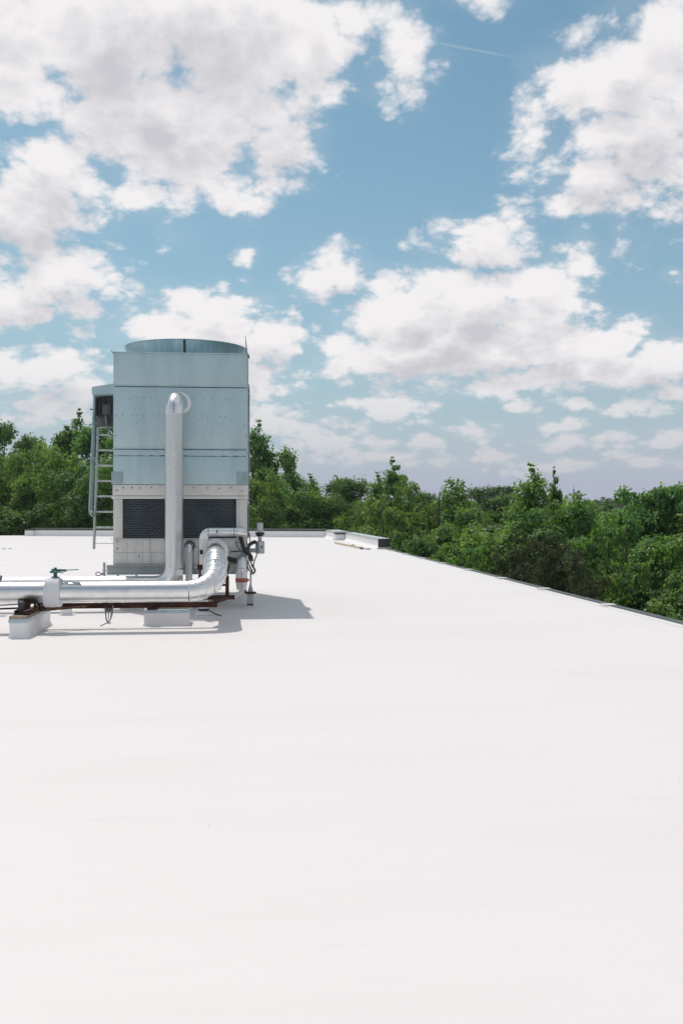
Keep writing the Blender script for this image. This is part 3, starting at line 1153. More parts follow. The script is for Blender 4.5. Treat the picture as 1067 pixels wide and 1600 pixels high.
leg(391, 18.6)
leg(0, 18.6, X0 + 0.05)
leg(0, 18.6, XC)
leg(0, YB - 0.1, X1 - 0.05)
leg(0, YB - 0.1, XC)
leg(0, YB - 0.1, X0 + 0.05)

# fan motor under its hood, left flank
YM0, YM1 = 19.75, 20.65
p1, p2, p3, p4 = W(144, 604.5, YM0), W(177, 597, YM0), W(177, 616, YM0), W(144, 616.5, YM0)
hx = X0 - 0.004
m = MB()
m.prism([(p1.x, YM0, p1.z), (hx, YM0, p2.z), (hx, YM0, p3.z), (p4.x, YM0, p4.z)], (0, YM1 - YM0, 0))
hood = tpart('motor_hood', 'casing', m, smooth=False)
mz0, mz1 = zf(667, 20.1, 160), zf(617, 20.1, 160)
mx0 = W(148.5, 640, 20.0).x
mot = bpy.data.objects.new('fan_motor', bpy.data.meshes.new('fan_motor'))
m = MB()
mc = ((mx0 + 0.17), 20.2)
m.cyl((mc[0], mc[1], mz0 + 0.19), (mc[0], mc[1], mz1 - 0.02), 0.155, 24)
for i in range(16):
    a = 2 * math.pi * i / 16
    d = Vector((math.cos(a), math.sin(a), 0))
    c = Vector((mc[0], mc[1], 0)) + d * 0.168
    m.box(c.x - 0.018, c.x + 0.018, c.y - 0.004, c.y + 0.004, mz0 + 0.22, mz1 - 0.06, 0, Matrix.Rotation(a, 3, 'Z'))
mot = m.build('fan_motor', 'dark_grey', tower)
m = MB()
m.cyl((mc[0], mc[1], mz0), (mc[0], mc[1], mz0 + 0.185), 0.165, 24)
m.build('motor_base', 'motor_grey', mot)
a, b = W(161, 632, 19.98), W(174, 648, 19.98)
m = MB()
m.box(a.x, b.x, 19.92, 20.1, b.z, a.z, 0.012)
m.build('terminal_box', 'motor_grey', mot)
m = MB()
m.box(mx0 + 0.24, hx, 20.0, 20.5, mz0 + 0.02, mz1, 0.01)
m.build('motor_bracket', 'dark_grey', mot)
m = MB()
pth = [W(165.5, 649, 19.95), W(166.3, 656, 19.93), W(168, 668, 19.95), W(172, 678, 20.0), W(178.5, 684, 20.1)]
m.tube(pth, 0.020, 10)
m.build('motor_cable', 'wire', mot)
a, b = W(141.5, 639.5, 20.0), W(150, 639.5, 20.0)
m = MB()
m.cyl(a, b, 0.014, 10)
m.build('grease_nipple', 'dark_grey', mot)
m = MB()
for px in (150.5, 157, 168):
    p, q = W(px, 616, 20.3), W(px, 621, 20.3)
    m.cyl(p, (p.x, p.y, q.z), 0.01, 8)
m.build('hanger_bolts', 'galv', mot, kind='stuff')

# ladder
YLd = 20.15
ra, rbm = W(153.8, 667, YLd), W(147.2, 858, YLd)
m = MB()
m.tube([ra, (ra + rbm) / 2, rbm], 0.027, 10)
rail = m.build('ladder_rail', 'galv', tower)
m = MB()
m.tube([(X0 + 0.10 - 0.05, YLd + 1.9, ra.z), (X0 + 0.05, YLd + 1.9, rbm.z)], 0.027, 10)
for i, py in enumerate((679.5, 703.5, 727.5, 751.5, 775.5, 799.8, 824.0, 848.3)):
    t = (py - 667) / (858 - 667)
    p = ra.lerp(rbm, t)
    m2 = MB()
    m2.box(p.x, X0 + 0.012, YLd - 0.018, YLd + 0.018, p.z - 0.017, p.z + 0.017 if i < 7 else p.z - 0.002, 0.004)
    m2.build('rung', 'galv', rail)
m.bm.free()
# pair of handrail tubes beside the ladder, hooked in at the foot
for dx_ in (0.0, 1.0):
    m = MB()
    t0, t1 = W(148.2 + dx_ * 1.6, 617, 19.9 + 0.25 * dx_), W(140.6 + dx_ * 2.6, 797, 19.9 + 0.25 * dx_)
    t2 = W(143.5, 805, 19.95)
    t3 = W(147.8, 806.5, YLd)
    m.tube([t0, t0.lerp(t1, 0.5), t1, t1.lerp(t2, 0.6) + Vector((-0.008, 0, 0)), t2, t3], 0.024, 10)
    m.build('handrail', 'teal_steel', tower)
m = MB()
q = W(149.5, 716, YLd)
m.box(q.x - 0.05, q.x + 0.05, YLd - 0.03, YLd + 0.02, q.z - 0.012, q.z + 0.012, 0.003)
m.build('rail_clamp', 'galv', tower)

# conduits and lightning rod on the right flank
xr = X1
m = MB()
m.box(xr + 0.002, xr + 0.022, YF + 0.03, YF + 0.07, Z_LT, Z_TOP - 0.03, 0.003)
tpart('cable_channel', 'galv', m)
m = MB()
pth = [W(385.5, 598, YF + 0.1), W(388.2, 601, YF + 0.1), W(389.3, 612, YF + 0.1), W(389.0, 660, YF + 0.1), W(389.8, 715, YF + 0.1), W(388.6, 760, YF + 0.1), W(388.8, 800, YF + 0.12), W(388, 840, YF + 0.12)]
m.tube(pth, 0.014, 8)
tpart('conduit', 'wire', m)
m = MB()
pth = [W(387.2, 556, YF + 0.06), W(387.6, 640, YF + 0.06), W(388, 700, YF + 0.06), W(387.4, 790, YF + 0.06)]
m.tube(pth, 0.010, 8)
tpart('conduit', 'galv', m)
m = MB()
for py in (615, 662, 709, 742, 766, 785):
    p = W(388.4, py, YF + 0.08)
    m.box(p.x - 0.035, p.x + 0.02, p.y - 0.03, p.y + 0.02, p.z - 0.012, p.z + 0.012, 0.003)
tpart('conduit_clamps', 'galv', m, kind='stuff')
m = MB()
a, b = W(383.6, 525, YF + 0.05), W(385.8, 553, YF + 0.05)
m.tube([b, a.lerp(b, 0.5), a], [0.013, 0.010, 0.003], 8)
tpart('lightning_rod', 'motor_grey', m)
m = MB()
p = W(386.6, 553.5, YF + 0.05)
m.prism([(p.x - 0.06, p.y, p.z - 0.02), (p.x - 0.01, p.y, p.z + 0.035), (p.x + 0.03, p.y, p.z), (p.x + 0.05, p.y, p.z - 0.08), (p.x + 0.03, p.y, p.z - 0.07), (p.x, p.y, p.z - 0.02)], (0, 0.05, 0))
tpart('rod_clamp', 'motor_grey', m)


# ------------------------------------------------------------------ pipes
def jacketed(root, pts, rad, bend, seg, mat='jacket', joints_every=0.0, n=36, elbow_mat=None, bead=0.006, mats=None, grow=None):
    """insulated pipe: straight lengths with lap bands, mitred elbows with raised beads"""
    runs = fillet(pts, bend, seg) if not isinstance(seg, list) else fillet(pts, bend, seg[0])
    if isinstance(seg, list):
        alt = fillet(pts, bend, seg[1])
        ne_ = 0
        for i_, (k_, _) in enumerate(runs):
            if k_ == 'e':
                if ne_ > 0:
                    runs[i_] = alt[i_]
                ne_ += 1
    si = 0
    late = 0.0

    def rad_at(k):
        return rad if grow is None else rad * (1 + grow[1] * k)
    ne = sum(1 for k_, _ in runs if k_ == 'e')
    ei = 0
    for kind, p in runs:
        if kind == 's':
            a, b = p
            L = (b - a).length
            if L < 0.02:
                continue
            d = (b - a).normalized()
            k = max(1, int(round(L / joints_every))) if joints_every else 1
            mt = mats[si] if mats else mat
            si += 1
            r_s = rad_at(min(1.0, ei))
            for i in range(k):
                q0, q1 = a + d * (L * i / k), a + d * (L * (i + 1) / k)
                m = MB()
                m.tube([q0, q1], r_s, n)
                sec = m.build('pipe_section', mt, root, angle=20)
                if i > 0:
                    m = MB()
                    m.tube([q0 - d * 0.012, q0 + d * 0.012], r_s + 0.004, n)
                    m.build('lap_band', mt, sec, angle=20)
        else:
            rr = [(rad_at(min(1.0, ei + i / (len(p) - 1)))) * 1.012 for i in range(len(p))]
            ei += 1
            m = MB()
            m.tube(p, rr, n)
            elb = m.build('elbow', elbow_mat or mat, root, angle=10)
            m = MB()
            for i in (range(len(p)) if len(p) < 12 else (0, len(p) - 1)):
                if i == 0:
                    t = (p[1] - p[0]).normalized()
                elif i == len(p) - 1:
                    t = (p[-1] - p[-2]).normalized()
                else:
                    t = (p[i + 1] - p[i - 1]).normalized()
                m.tube([p[i] - t * 0.009, p[i], p[i] + t * 0.009], [rr[i] + 0.001, rr[i] + bead, rr[i] + 0.001], n, cap=False)
            m.build('gore_bead', elbow_mat or mat, elb, angle=60)


# riser on the tower's face, then along the roof to the left
RR = 0.166
YR = 17.88
XR = W(272.3, 760, YR).x
ZRT = W(272, 611, YR).z - RR
ZRB = W(250, 900, YR).z - RR * 0.98
riser = thing('insulated_pipe', 'tall vertical aluminium-clad pipe up the tower front, turning left along the roof', 'pipe', (XR, YR, 0))
jacketed(riser, [(XR + 0.07, YF + 0.05, ZRT), (XR, YR, ZRT), (XR, YR, ZRB), (-11.0, YR, ZRB)], RR, [0.25, 0.30], [14, 5], 'jacket_dull', 1.25, 40, 'jacket', 0.005,
         mats=['jacket', 'jacket_dull', 'jacket'])
m = MB()
m.tube([(XR + 0.065, YF - 0.035, ZRT), (XR + 0.065, YF - 0.004, ZRT)], RR + 0.045, 40)
m.build('wall_collar', 'jacket', riser, angle=20)
m = MB()
pth = []
for i in range(12):
    a = R(90 * i / 11)
    pth.append((XR + 0.003 + 0.03 * (1 - math.sin(a)), YR + 0.25 - (0.25 + RR * 1.012) * math.sin(a), ZRT - 0.25 + (0.25 + RR * 1.012) * math.cos(a)))
m.tube(pth, 0.006, 6)
m.build('elbow_seam', 'seam', riser)

# front pipe with the gored elbow
RP = 0.155
YP = 14.85
zP = W(250, 924, YP).z
ex = W(337, 862, YF)
mainp = thing('insulated_pipe', 'shiny aluminium-clad pipe in front, bending in ringed elbow up to the tower', 'pipe', (-1.5, YP, 0))
cX = -0.36
c2 = W(337.5, 877, 15.3)
PIPE_PTS = [(-11.0, YP, zP), (cX, YP, zP), tuple(c2), (ex.x, YF + 0.03, ex.z)]
jacketed(mainp, PIPE_PTS, RP, [0.38, 0.34], 6, 'jacket', 2.3, 40, 'jacket', 0.007, grow=(0, 0.10))
m = MB()
m.tube([(ex.x, YF - 0.10, ex.z), (ex.x, YF - 0.004, ex.z)], RP + 0.085, 40)
m.tube([(ex.x, YF - 0.20, ex.z - 0.005), (ex.x, YF - 0.10, ex.z)], RP + 0.055, 40)
m.build('wall_collar', 'jacket', mainp, angle=20)
m = MB()
runs = fillet(PIPE_PTS, [0.38, 0.34], 6)
RP2 = RP * 1.10
a, b = runs[2][1]
d = (b - a).normalized()
upv = (Vector((0, 0, 1)) - d * d.z).normalized()
m.tube([a.lerp(b, 0.55) + upv * (RP2 + 0.001), b + upv * (RP2 + 0.001)], 0.010, 6)
m.build('pipe_seam', 'seam', mainp)
# canvas wrapped valve with teal lever on the front pipe
va, vb = W(71.5, 924, YP), W(96, 924, YP)
m = MB()
rings = []
xs_ = [0.0, 0.012, 0.03, 0.5, 0.97, 0.988, 1.0]
rs_ = [0.86, 0.95, 1.0, 1.02, 1.0, 0.95, 0.86]
for u, r in zip(xs_, rs_):
    ring = []
    for q in range(36):
        a = 2 * math.pi * q / 36
        c_, s_ = math.cos(a), math.sin(a)
        pw = 0.62 if s_ < 0 else 0.85
        yy = math.copysign(abs(c_) ** 0.7, c_) * 0.195 * r
        zz_ = math.copysign(abs(s_) ** pw, s_) * ((RP + 0.058) * r)
        ring.append(m.bm.verts.new((va.x + (vb.x - va.x) * u + 0.006 * math.sin(a * 3 + u * 5), YP + yy, zP + zz_)))
    rings.append(ring)
for r0, r1 in zip(rings[:-1], rings[1:]):
    for q in range(36):
        w_ = (q + 1) % 36
        m.bm.faces.new((r0[q], r0[w_], r1[w_], r1[q]))
m.bm.faces.new(rings[0])
m.bm.faces.new(rings[-1][::-1])
wrap = m.build('valve_wrap', 'canvas', mainp)
zt = zP + RP + 0.055
vx = W(87, 900, YP).x
m = MB()
m.cyl((vx, YP, zt - 0.03), (vx, YP, zt + 0.09), 0.028, 14)
m.cyl((vx, YP, zt + 0.0), (vx, YP, zt + 0.015), 0.06, 14)
m.cyl((vx, YP, zt + 0.075), (vx, YP, zt + 0.088), 0.072, 12)
m.cyl((vx, YP, zt + 0.10), (vx, YP, zt + 0.15), 0.022, 12)
m.box(vx - 0.075, vx - 0.03, YP - 0.03, YP + 0.03, zt + 0.07, zt + 0.10, 0.006)
stem_ = m.build('valve_stem', 'teal_paint', wrap)
le = W(123.5, 891, YP)
m = MB()
m.bar((vx - 0.05, YP - 0.01, zt + 0.115), (vx + 0.16, YP - 0.01, zt + 0.105), 0.045, 0.034, bevel=0.006)
m.bar((vx + 0.15, YP - 0.01, zt + 0.112), (le.x, YP - 0.01, zt + 0.117), 0.03, 0.012, bevel=0.003)
m.bar((vx + 0.04, YP - 0.01, zt + 0.085), (vx + 0.12, YP - 0.01, zt + 0.070), 0.02, 0.012, bevel=0.003)
m.build('valve_lever', 'teal_paint', wrap)
m = MB()
ra_, rb_ = W(95, 908.5, YP - 0.1), W(127, 911, YP - 0.1)
m.cyl(ra_ + Vector((0, 0.02, 0)), rb_, 0.014, 10)
m.build('drain_nipple', 'galv', wrap)
m = MB()
m.box(W(95, 905, YP).x, W(98.5, 905, YP).x, YP - 0.12, YP - 0.02, zP + 0.09, zP + RP + 0.045, 0.006)
m.build('strap_buckle', 'galv', wrap)

# small white drain pipe with an elbow at the basin
RD = 0.062
YD = 18.12
xd = W(295.5, 870, YD).x
zd = W(295, 853, YD).z
ov = thing('white_pipe', 'slim white pipe dropping from basin between tall pipe and boxed loop', 'pipe', (xd, YD, 0))
jacketed(ov, [(xd, YF + 0.02, zd), (xd, YD, zd), (xd, YD, 0.0)], RD, [0.10], 5, 'pvc', 0.55, 20, 'jacket', 0.003)
m = MB()
m.tube([(xd, YF - 0.03, zd), (xd, YF - 0.004, zd)], RD + 0.03, 24)
m.build('wall_collar', 'dark_grey', ov, angle=20)
m = MB()
xd2 = W(306.5, 870, YF - 0.08).x
m.box(xd2 - 0.035, xd2 + 0.035, YF - 0.10, YF - 0.008, W(306, 887, YF).z, W(306, 856, YF).z, 0.01)
m.build('level_gauge', 'pvc', tower)

# make-up water loop: up from the roof, across and into the tower corner
YLp = 17.05
xl = W(318.5, 900, YLp).x
zl = W(340, 831.5, YLp).z
xe = W(380, 832, YLp).x
loop = thing('insulated_pipe', 'small aluminium-clad pipe loop rising from white footing and crossing to tower corner', 'pipe', (xl, YLp, 0))
RL = 0.072
jacketed(loop, [(xl, YLp, 0.03), (xl, YLp, zl), (xe, YLp, zl), (xe, YF - 0.0, zl)], RL, [0.10, 0.10], 4, 'jacket', 0.0, 24, 'jacket', 0.004, mats=['pvc', 'jacket', 'jacket'])
for px in (326, 366):
    xx = W(px, 832, YLp).x
    m = MB()
    m.tube([(xx - 0.006, YLp, zl), (xx + 0.006, YLp, zl)], RL + 0.004, 24)
    m.build('lap_band', 'seam', loop, angle=20)
# flow-mark sticker: a pale label with a black stroke letter
sx = W(339.5, 829, YLp).x
for nm, mt, x0_, x1_, z0_, z1_, off in (('sticker', 'pvc', -0.035, 0.06, -0.030, 0.032, 0.0), ('printed_mark', 'black', -0.010, 0.002, -0.028, 0.030, 0.002),
                                        ('printed_mark', 'black', 0.002, 0.020, 0.018, 0.030, 0.002), ('printed_mark', 'black', 0.002, 0.014, -0.006, 0.006, 0.002)):
    m = MB()
    grid = []
    for j in range(7):
        z = z0_ + (z1_ - z0_) * j / 6
        yy = YLp - math.sqrt((RL + 0.002 + off) ** 2 - (z + 0.012) ** 2)
        grid.append([m.bm.verts.new((sx + q, yy, zl + 0.012 + z)) for q in (x0_, x1_)])
    for j in range(6):
        m.bm.faces.new((grid[j][0], grid[j][1], grid[j + 1][1], grid[j + 1][0]))
    if nm == 'sticker':
        stk = m.build(nm, mt, loop)
    else:
        m.build(nm, mt, stk)
m = MB()
m.cyl((xl, YLp, 0.0), (xl, YLp, 0.30), 0.085, 20, 0.078)
boot = m.build('footing_sleeve', 'pvc', loop)
m = MB()
m.tube([(xl, YLp, 0.075), (xl, YLp, 0.115)], 0.089, 20)
m.build('clamp_band', 'black', boot)
m = MB()
m.box(xl - 0.14, xl + 0.14, YLp - 0.16, YLp + 0.14, 0.0, 0.06, 0.02)
m.build('footing_pad', 'membrane', loop)
m = MB()
m.tube([(xl + 0.06, YLp - 0.07, 0.10), (xl + 0.14, YLp - 0.18, 0.07), (xl + 0.24, YLp - 0.26, 0.03), (xl + 0.30, YLp - 0.30, 0.02)], 0.011, 8)
m.build('strap_tail', 'black', loop)
m = MB()
p = W(314.5, 862, YLp - 0.07)
m.box(p.x - 0.02, p.x + 0.028, p.y - 0.02, p.y + 0.03, p.z - 0.045, p.z + 0.03, 0.008)
m.build('rusty_tee', 'rust', loop)

# drain leg at the right corner: aluminium elbow, white sleeve with red band, white trap
YK = 17.98
xk = W(377.6, 900, YK).x
zk = W(378, 876, YK).z
drn = thing('drain_pipe', 'short drain leg with white sleeve and red band under the tower corner', 'pipe', (xk, YK, 0))
jacketed(drn, [(xk, YF + 0.02, zk), (xk, YK, zk), (xk, YK, W(378, 893, YK).z)], 0.088, [0.14], 4, 'jacket', 0.0, 24, 'jacket', 0.004)
z1_, z2_, z3_, z4_ = (W(378, q, YK).z for q in (892.5, 903, 909.5, 921.5))
m = MB()
m.cyl((xk, YK, z3_ - 0.002), (xk, YK, z1_), 0.104, 24)
slv = m.build('sleeve', 'canvas', drn)
m = MB()
m.cyl((xk, YK, z3_), (xk, YK, z2_), 0.110, 24)
m.box(xk + 0.09, xk + 0.135, YK - 0.02, YK + 0.02, z3_ + 0.02, z2_ - 0.02, 0.006)
m.build('red_band', 'red', slv)
m = MB()
m.cyl((xk, YK, z4_), (xk, YK, z3_ - 0.002), 0.086, 24, 0.104)
m.build('sleeve_cone', 'pvc', slv)
m = MB()
m.tube([(xk, YK - 0.109, z4_ + 0.02), (xk, YK - 0.108, z1_ - 0.02)], 0.005, 6)
m.build('sleeve_seam', 'seam', slv)
jacketed(drn, [(xk + 0.01, YK, z4_ + 0.01), (xk + 0.01, YK, W(370, 931, YK).z), (W(322, 932, YK).x, YK, W(322, 933, YK).z)], 0.045, [0.13], 5, 'pvc', 0.0, 18, 'pvc', 0.003)

# level sensor / control head on a bracket right of the tower
YA = 18.62
ctl = thing('sensor_head', 'grey cylindrical control head on side pipe right of the tower base', 'control', W(406, 866, YA))
ax_ = W(406.3, 850, YA).x
zz = lambda py: W(406, py, YA).z
m = MB()
m.cyl((ax_, YA, zz(865)), (ax_, YA, zz(845.5)), 0.085, 24)
body = m.build('control_body', 'galv', ctl)
m = MB()
m.box(ax_ - 0.055, ax_ + 0.060, YA - 0.055, YA + 0.055, zz(831), zz(817), 0.008)
m.build('control_box', 'galv', ctl)
m = MB()
m.lathe([(0.001, zz(831.5)), (0.075, zz(831.5)), (0.088, zz(833.5)), (0.075, zz(836)), (0.055, zz(838)), (0.001, zz(838))], ax_, YA, 20)
m.build('control_collar', 'black', ctl)
m = MB()
m.cyl((ax_, YA, zz(846)), (ax_, YA, zz(837)), 0.034, 16)
m.build('control_neck', 'galv', ctl)
m = MB()
xw = X1 - 0.03
m.cyl((xw, YA, zz(860)), (ax_ - 0.07, YA, zz(860)), 0.040, 16)
m.build('side_pipe', 'galv', ctl)
m = MB()
m.box(ax_ + 0.02, ax_ + 0.045, YA - 0.088, YA - 0.07, zz(856), zz(852.5), 0.002)
m.build('control_mark', 'dark_grey', body)


def hose(name, pts, r, mat, label, cat='cable', group=None, n=8):
    pts = [W(*p) for p in pts]
    # Catmull-Rom
    out = []
    P = [pts[0]] + pts + [pts[-1]]
    for i in range(1, len(P) - 2):
        for k in range(5):
            t = k / 5
            a, b, c, d = P[i - 1], P[i], P[i + 1], P[i + 2]
            out.append(0.5 * ((2 * b) + (c - a) * t + (2 * a - 5 * b + 4 * c - d) * t * t + (3 * b - 3 * c + d - a) * t ** 3))
    out.append(pts[-1])
    m = MB()
    m.tube(out, r, n)
    return tag(m.build(name, mat), label, cat, group)


hose('black_hose', [(376, 838, 18.3), (378, 846, 18.25), (381, 856, 18.25), (386, 862, 18.3), (391, 868, 18.4), (393, 876, 18.45)], 0.040, 'black', 'thick black hose curving down the tower corner below the pipe loop', 'hose')
hose('black_hose', [(399, 846.5, 18.6), (394, 848.5, 18.55), (389, 852.5, 18.45), (387, 859, 18.4), (389, 866, 18.4), (393.5, 872, 18.4)], 0.036, 'black', 'thick black hose from the grey control head back to the tower', 'hose')
hose('black_hose', [(352, 872.5, 18.3), (360, 874, 18.3), (370, 876, 18.3), (378, 875, 18.42)], 0.042, 'black', 'black lagged pipe lying level behind the ringed elbow', 'hose')
hose('grey_cable', [(402, 866, 18.6), (399.5, 872, 18.55), (397, 879, 18.5), (396.5, 887, 18.45), (398.5, 893, 18.4), (395, 897, 18.4), (390.5, 895, 18.4)], 0.012, 'wire', 'grey wire drooping from the underside of the control head', 'cable')
hose('grey_cable', [(368, 845, 18.2), (370.5, 853, 18.2), (376.5, 861, 18.2), (383, 870, 18.25), (389, 882, 18.3), (394, 893, 18.35), (392, 896.5, 18.35)], 0.013, 'wire', 'grey wire looping across the front of the drain elbow', 'cable')
hose('grey_cable', [(390, 833, 18.5), (390.8, 850, 18.5), (389, 862, 18.4), (388.3, 876, 18.35), (391, 888, 18.35), (395.5, 890, 18.35)], 0.010, 'wire', 'grey wire hanging straight down the right tower corner', 'cable')
hose('black_cable', [(360, 862.5, 18.25), (368, 861.5, 18.25), (374, 861, 18.22), (380, 862, 18.25), (388, 868, 18.3), (391, 873, 18.35)], 0.011, 'black', 'thin black cable reaching left across the basin panel', 'cable')
hose('black_cable', [(386, 880, 18.3), (387, 886, 18.3), (390.5, 892, 18.32), (397, 894, 18.35), (399, 891, 18.4), (395, 884, 18.4), (391.5, 878, 18.4)], 0.013, 'black', 'coiled black cable bundle at the foot of the control head', 'cable')
hose('grey_cable', [(384, 838, 18.42), (387, 852, 18.4), (392, 872, 18.4), (393.5, 884, 18.38), (398, 889, 18.38)], 0.011, 'wire', 'grey wire behind the black hoses at the tower corner', 'cable')

# stub and wire at the left end of the base frame
ps = W(163.3, 897, YF - 0.06)
stb = thing('vent_stub', 'short grey upright stub with looped wire at left end of tower base', 'stub', (ps.x, YF - 0.06, 0))
m = MB()
m.cyl((ps.x, YF - 0.06, 0.0), (ps.x, YF - 0.06, W(163, 878.5, YF).z), 0.024, 12)
m.cyl((ps.x, YF - 0.06, W(163, 892, YF).z), (ps.x, YF - 0.06, W(163, 890, YF).z), 0.036, 12)
m.build('stub_tube', 'galv', stb)
m = MB()
pp = [W(x_, y_, YF - 0.08) for x_, y_ in ((163, 895), (158.5, 896), (154, 893.5), (150.5, 895), (150.5, 898.5), (154, 900), (158, 898), (162, 897))]
m.tube(pp, 0.010, 6)
m.build('looped_wire', 'wire', stb)
pq = W(1, 900, 17.6)
m = MB()
m.cyl((pq.x, 17.4, pq.z - 0.03), (pq.x, 17.6, pq.z - 0.03), 0.045, 14)
m.box(pq.x - 0.03, pq.x + 0.03, 17.45, 17.55, pq.z - 0.2, pq.z - 0.06, 0.004)
m.build('pipe_fitting', 'motor_grey', riser)

# ------------------------------------------------------------------ supports and steelwork
# left sleeper: membrane-clad curb with timber cap, running in depth
def curb(label, xa, xb, ya, yb, h, flare=0.02, cap=True):
    root = thing('roof_curb', label, 'roof curb', ((xa + xb) / 2, (ya + yb) / 2, 0), 'membrane clad curbs under the pipes')
    m = MB()
    a = [(xa - flare, ya - flare, 0), (xb + flare, ya - flare, 0), (xb + flare, yb + flare, 0), (xa - flare, yb + flare, 0)]
    b = [(xa, ya, 0.05), (xb, ya, 0.05), (xb, yb, 0.05), (xa, yb, 0.05)]
    c = [(x, y_, h) for x, y_, _ in b]
    R3 = [[m.bm.verts.new(p) for p in q] for q in (a, b, c)]
    for i in range(2):
        for j in range(4):
            q = (j + 1) % 4
            m.bm.faces.new((R3[i][j], R3[i][q], R3[i + 1][q], R3[i + 1][j]))
    m.bm.faces.new(R3[2])
    bmesh.ops.bevel(m.bm, geom=[e for e in m.bm.edges if abs(e.verts[0].co.z - e.verts[1].co.z) > 0.1], offset=0.02, segments=2, affect='EDGES')
    m.build('curb_body', 'membrane', root, angle=40)
    m = MB()
    m.box(xa - 0.008, xb + 0.008, ya - 0.008, yb + 0.008, h + 0.001, h + 0.055, 0.003)
    m.build('flashing_cap', 'flash_blue', root, smooth=False)
    return root


cl = G(12, 998)
cr = G(43, 997)
bk = G(73, 975)
CL = curb('long white curb with weathered timber top under the left pipe saddle', cl.x + 0.02, cr.x - 0.0, cl.y + 0.02, bk.y - 0.02, 0.212)
m = MB()
m.box(cl.x + 0.02, cr.x, cl.y + 0.01, bk.y - 0.02, 0.268, 0.309, 0.006)
m.build('timber_cap', 'wood', CL)
ma, mb_ = G(223.5, 979), G(294, 979)
MY = ma.y + 0.05
CM = curb('short white curb block under the middle of the front pipe', ma.x + 0.01, mb_.x - 0.01, MY, MY + 0.60, 0.195)
m = MB()
m.box(ma.x + 0.18, mb_.x - 0.01, MY + 0.08, MY + 0.58, 0.252, 0.30, 0.006)
m.build('timber_cap', 'pale_wood', CM)
pd = G(103, 961.5)
pdt = thing('roof_curb', 'small white boxed pedestal standing behind the front pipe', 'roof curb', (pd.x, pd.y, 0), 'membrane clad curbs under the pipes')
m = MB()
m.box(pd.x - 0.09, pd.x + 0.08, pd.y, pd.y + 0.18, 0, 0.22, 0.015)
m.build('pedestal_body', 'membrane', pdt)
m = MB()
m.box(pd.x - 0.12, pd.x + 0.14, pd.y - 0.02, pd.y + 0.2, 0, 0.02, 0.006)
m.build('pedestal_foot', 'membrane', pdt)

# rusty steel rack under the front pipe
rack = thing('pipe_rack', 'rusty brown steel beams and posts carrying the front pipe', 'pipe support', (-1.5, 15.2, 0))
xa = W(58, 946, 15.25).x
xb = W(340, 944, 15.25).x
YBm = 15.28
zb0 = 0.302
m = MB()
m.box(xa, xb, YBm - 0.045, YBm - 0.037, zb0 + 0.001, zb0 + 0.085, 0.002)
m.box(xa, xb, YBm - 0.036, YBm + 0.045, zb0 + 0.001, zb0 + 0.010, 0.002)
m.build('long_beam', 'rust', rack)
m = MB()
a, b = W(52, 955, 15.0), W(135, 947.5, 15.22)
m.bar(a, b, 0.05, 0.028, bevel=0.004)
m.build('bracing_bar', 'rust_light', rack)
# cross member on the middle curb
m = MB()
xm = W(238, 948, MY).x
m.box(xm - 0.075, xm + 0.075, MY - 0.06, MY + 0.14, 0.253, 0.352, 0.008)
m.build('saddle_block', 'rust', rack)
for px_ in (150, 160, 167, 196):
    q = W(px_, 942, 15.2)
    m = MB()
    m.cyl((q.x, YBm - 0.02, zb0 + 0.01), (q.x, YBm - 0.02, zb0 + 0.13), 0.014, 8)
    m.build('beam_bolt', 'rust', rack)
# far beam with two posts and pipe rollers either side of the sloping run
YB2 = 16.35
a, b = W(322, 933.5, YB2), W(367, 933.5, YB2)
zb2 = a.z
m = MB()
m.box(W(292, 933, YB2).x, b.x, YB2 - 0.04, YB2 + 0.04, zb2 - 0.035, zb2 + 0.035, 0.004)
m.build('rear_beam', 'rust', rack)
m = MB()
ta, tb = Vector((xb - 0.12, YBm + 0.05, zb0 + 0.05)), Vector((b.x - 0.12, YB2 - 0.045, zb2 - 0.005))
m.bar(ta, tb, 0.07, 0.05, bevel=0.004)
m.build('tie_beam', 'rust', rack)
for px_, lo, hi in ((355.2, 931, 900), (313, 931, 898)):
    p0_, p1_ = W(px_, lo, YB2), W(px_, hi, YB2)
    m = MB()
    m.box(p0_.x - 0.030, p0_.x + 0.030, YB2 - 0.03, YB2 + 0.03, zb2 + 0.036, p1_.z, 0.004)
    po = m.build('rack_post', 'rust', rack)
    top_ = W(px_, 886, YB2).z
    m = MB()
    m.cyl((p0_.x, YB2, p1_.z), (p0_.x, YB2, top_ + 0.03), 0.016, 10)
    m.cyl((p0_.x - 0.045, YB2, top_), (p0_.x + 0.04, YB2, top_), 0.036, 12)
    m.box(p0_.x - 0.038, p0_.x + 0.038, YB2 - 0.03, YB2 + 0.03, top_ - 0.05, top_ + 0.04, 0.008)
    m.build('roller_bracket', 'rust', po)
m = MB()
m.cyl((W(313, 886, YB2).x, YB2, zb2 + 0.20), (W(355, 886, YB2).x, YB2, zb2 + 0.20), 0.018, 10)
m.build('roller_bar', 'rust', rack)
leg_x = b.x - 0.06
for lx in (leg_x, W(296, 933, YB2).x):
    m = MB()
    m.box(lx - 0.03, lx + 0.03, YB2 - 0.03, YB2 + 0.03, 0.0, zb2 - 0.036, 0.004)
    m.bm.free()

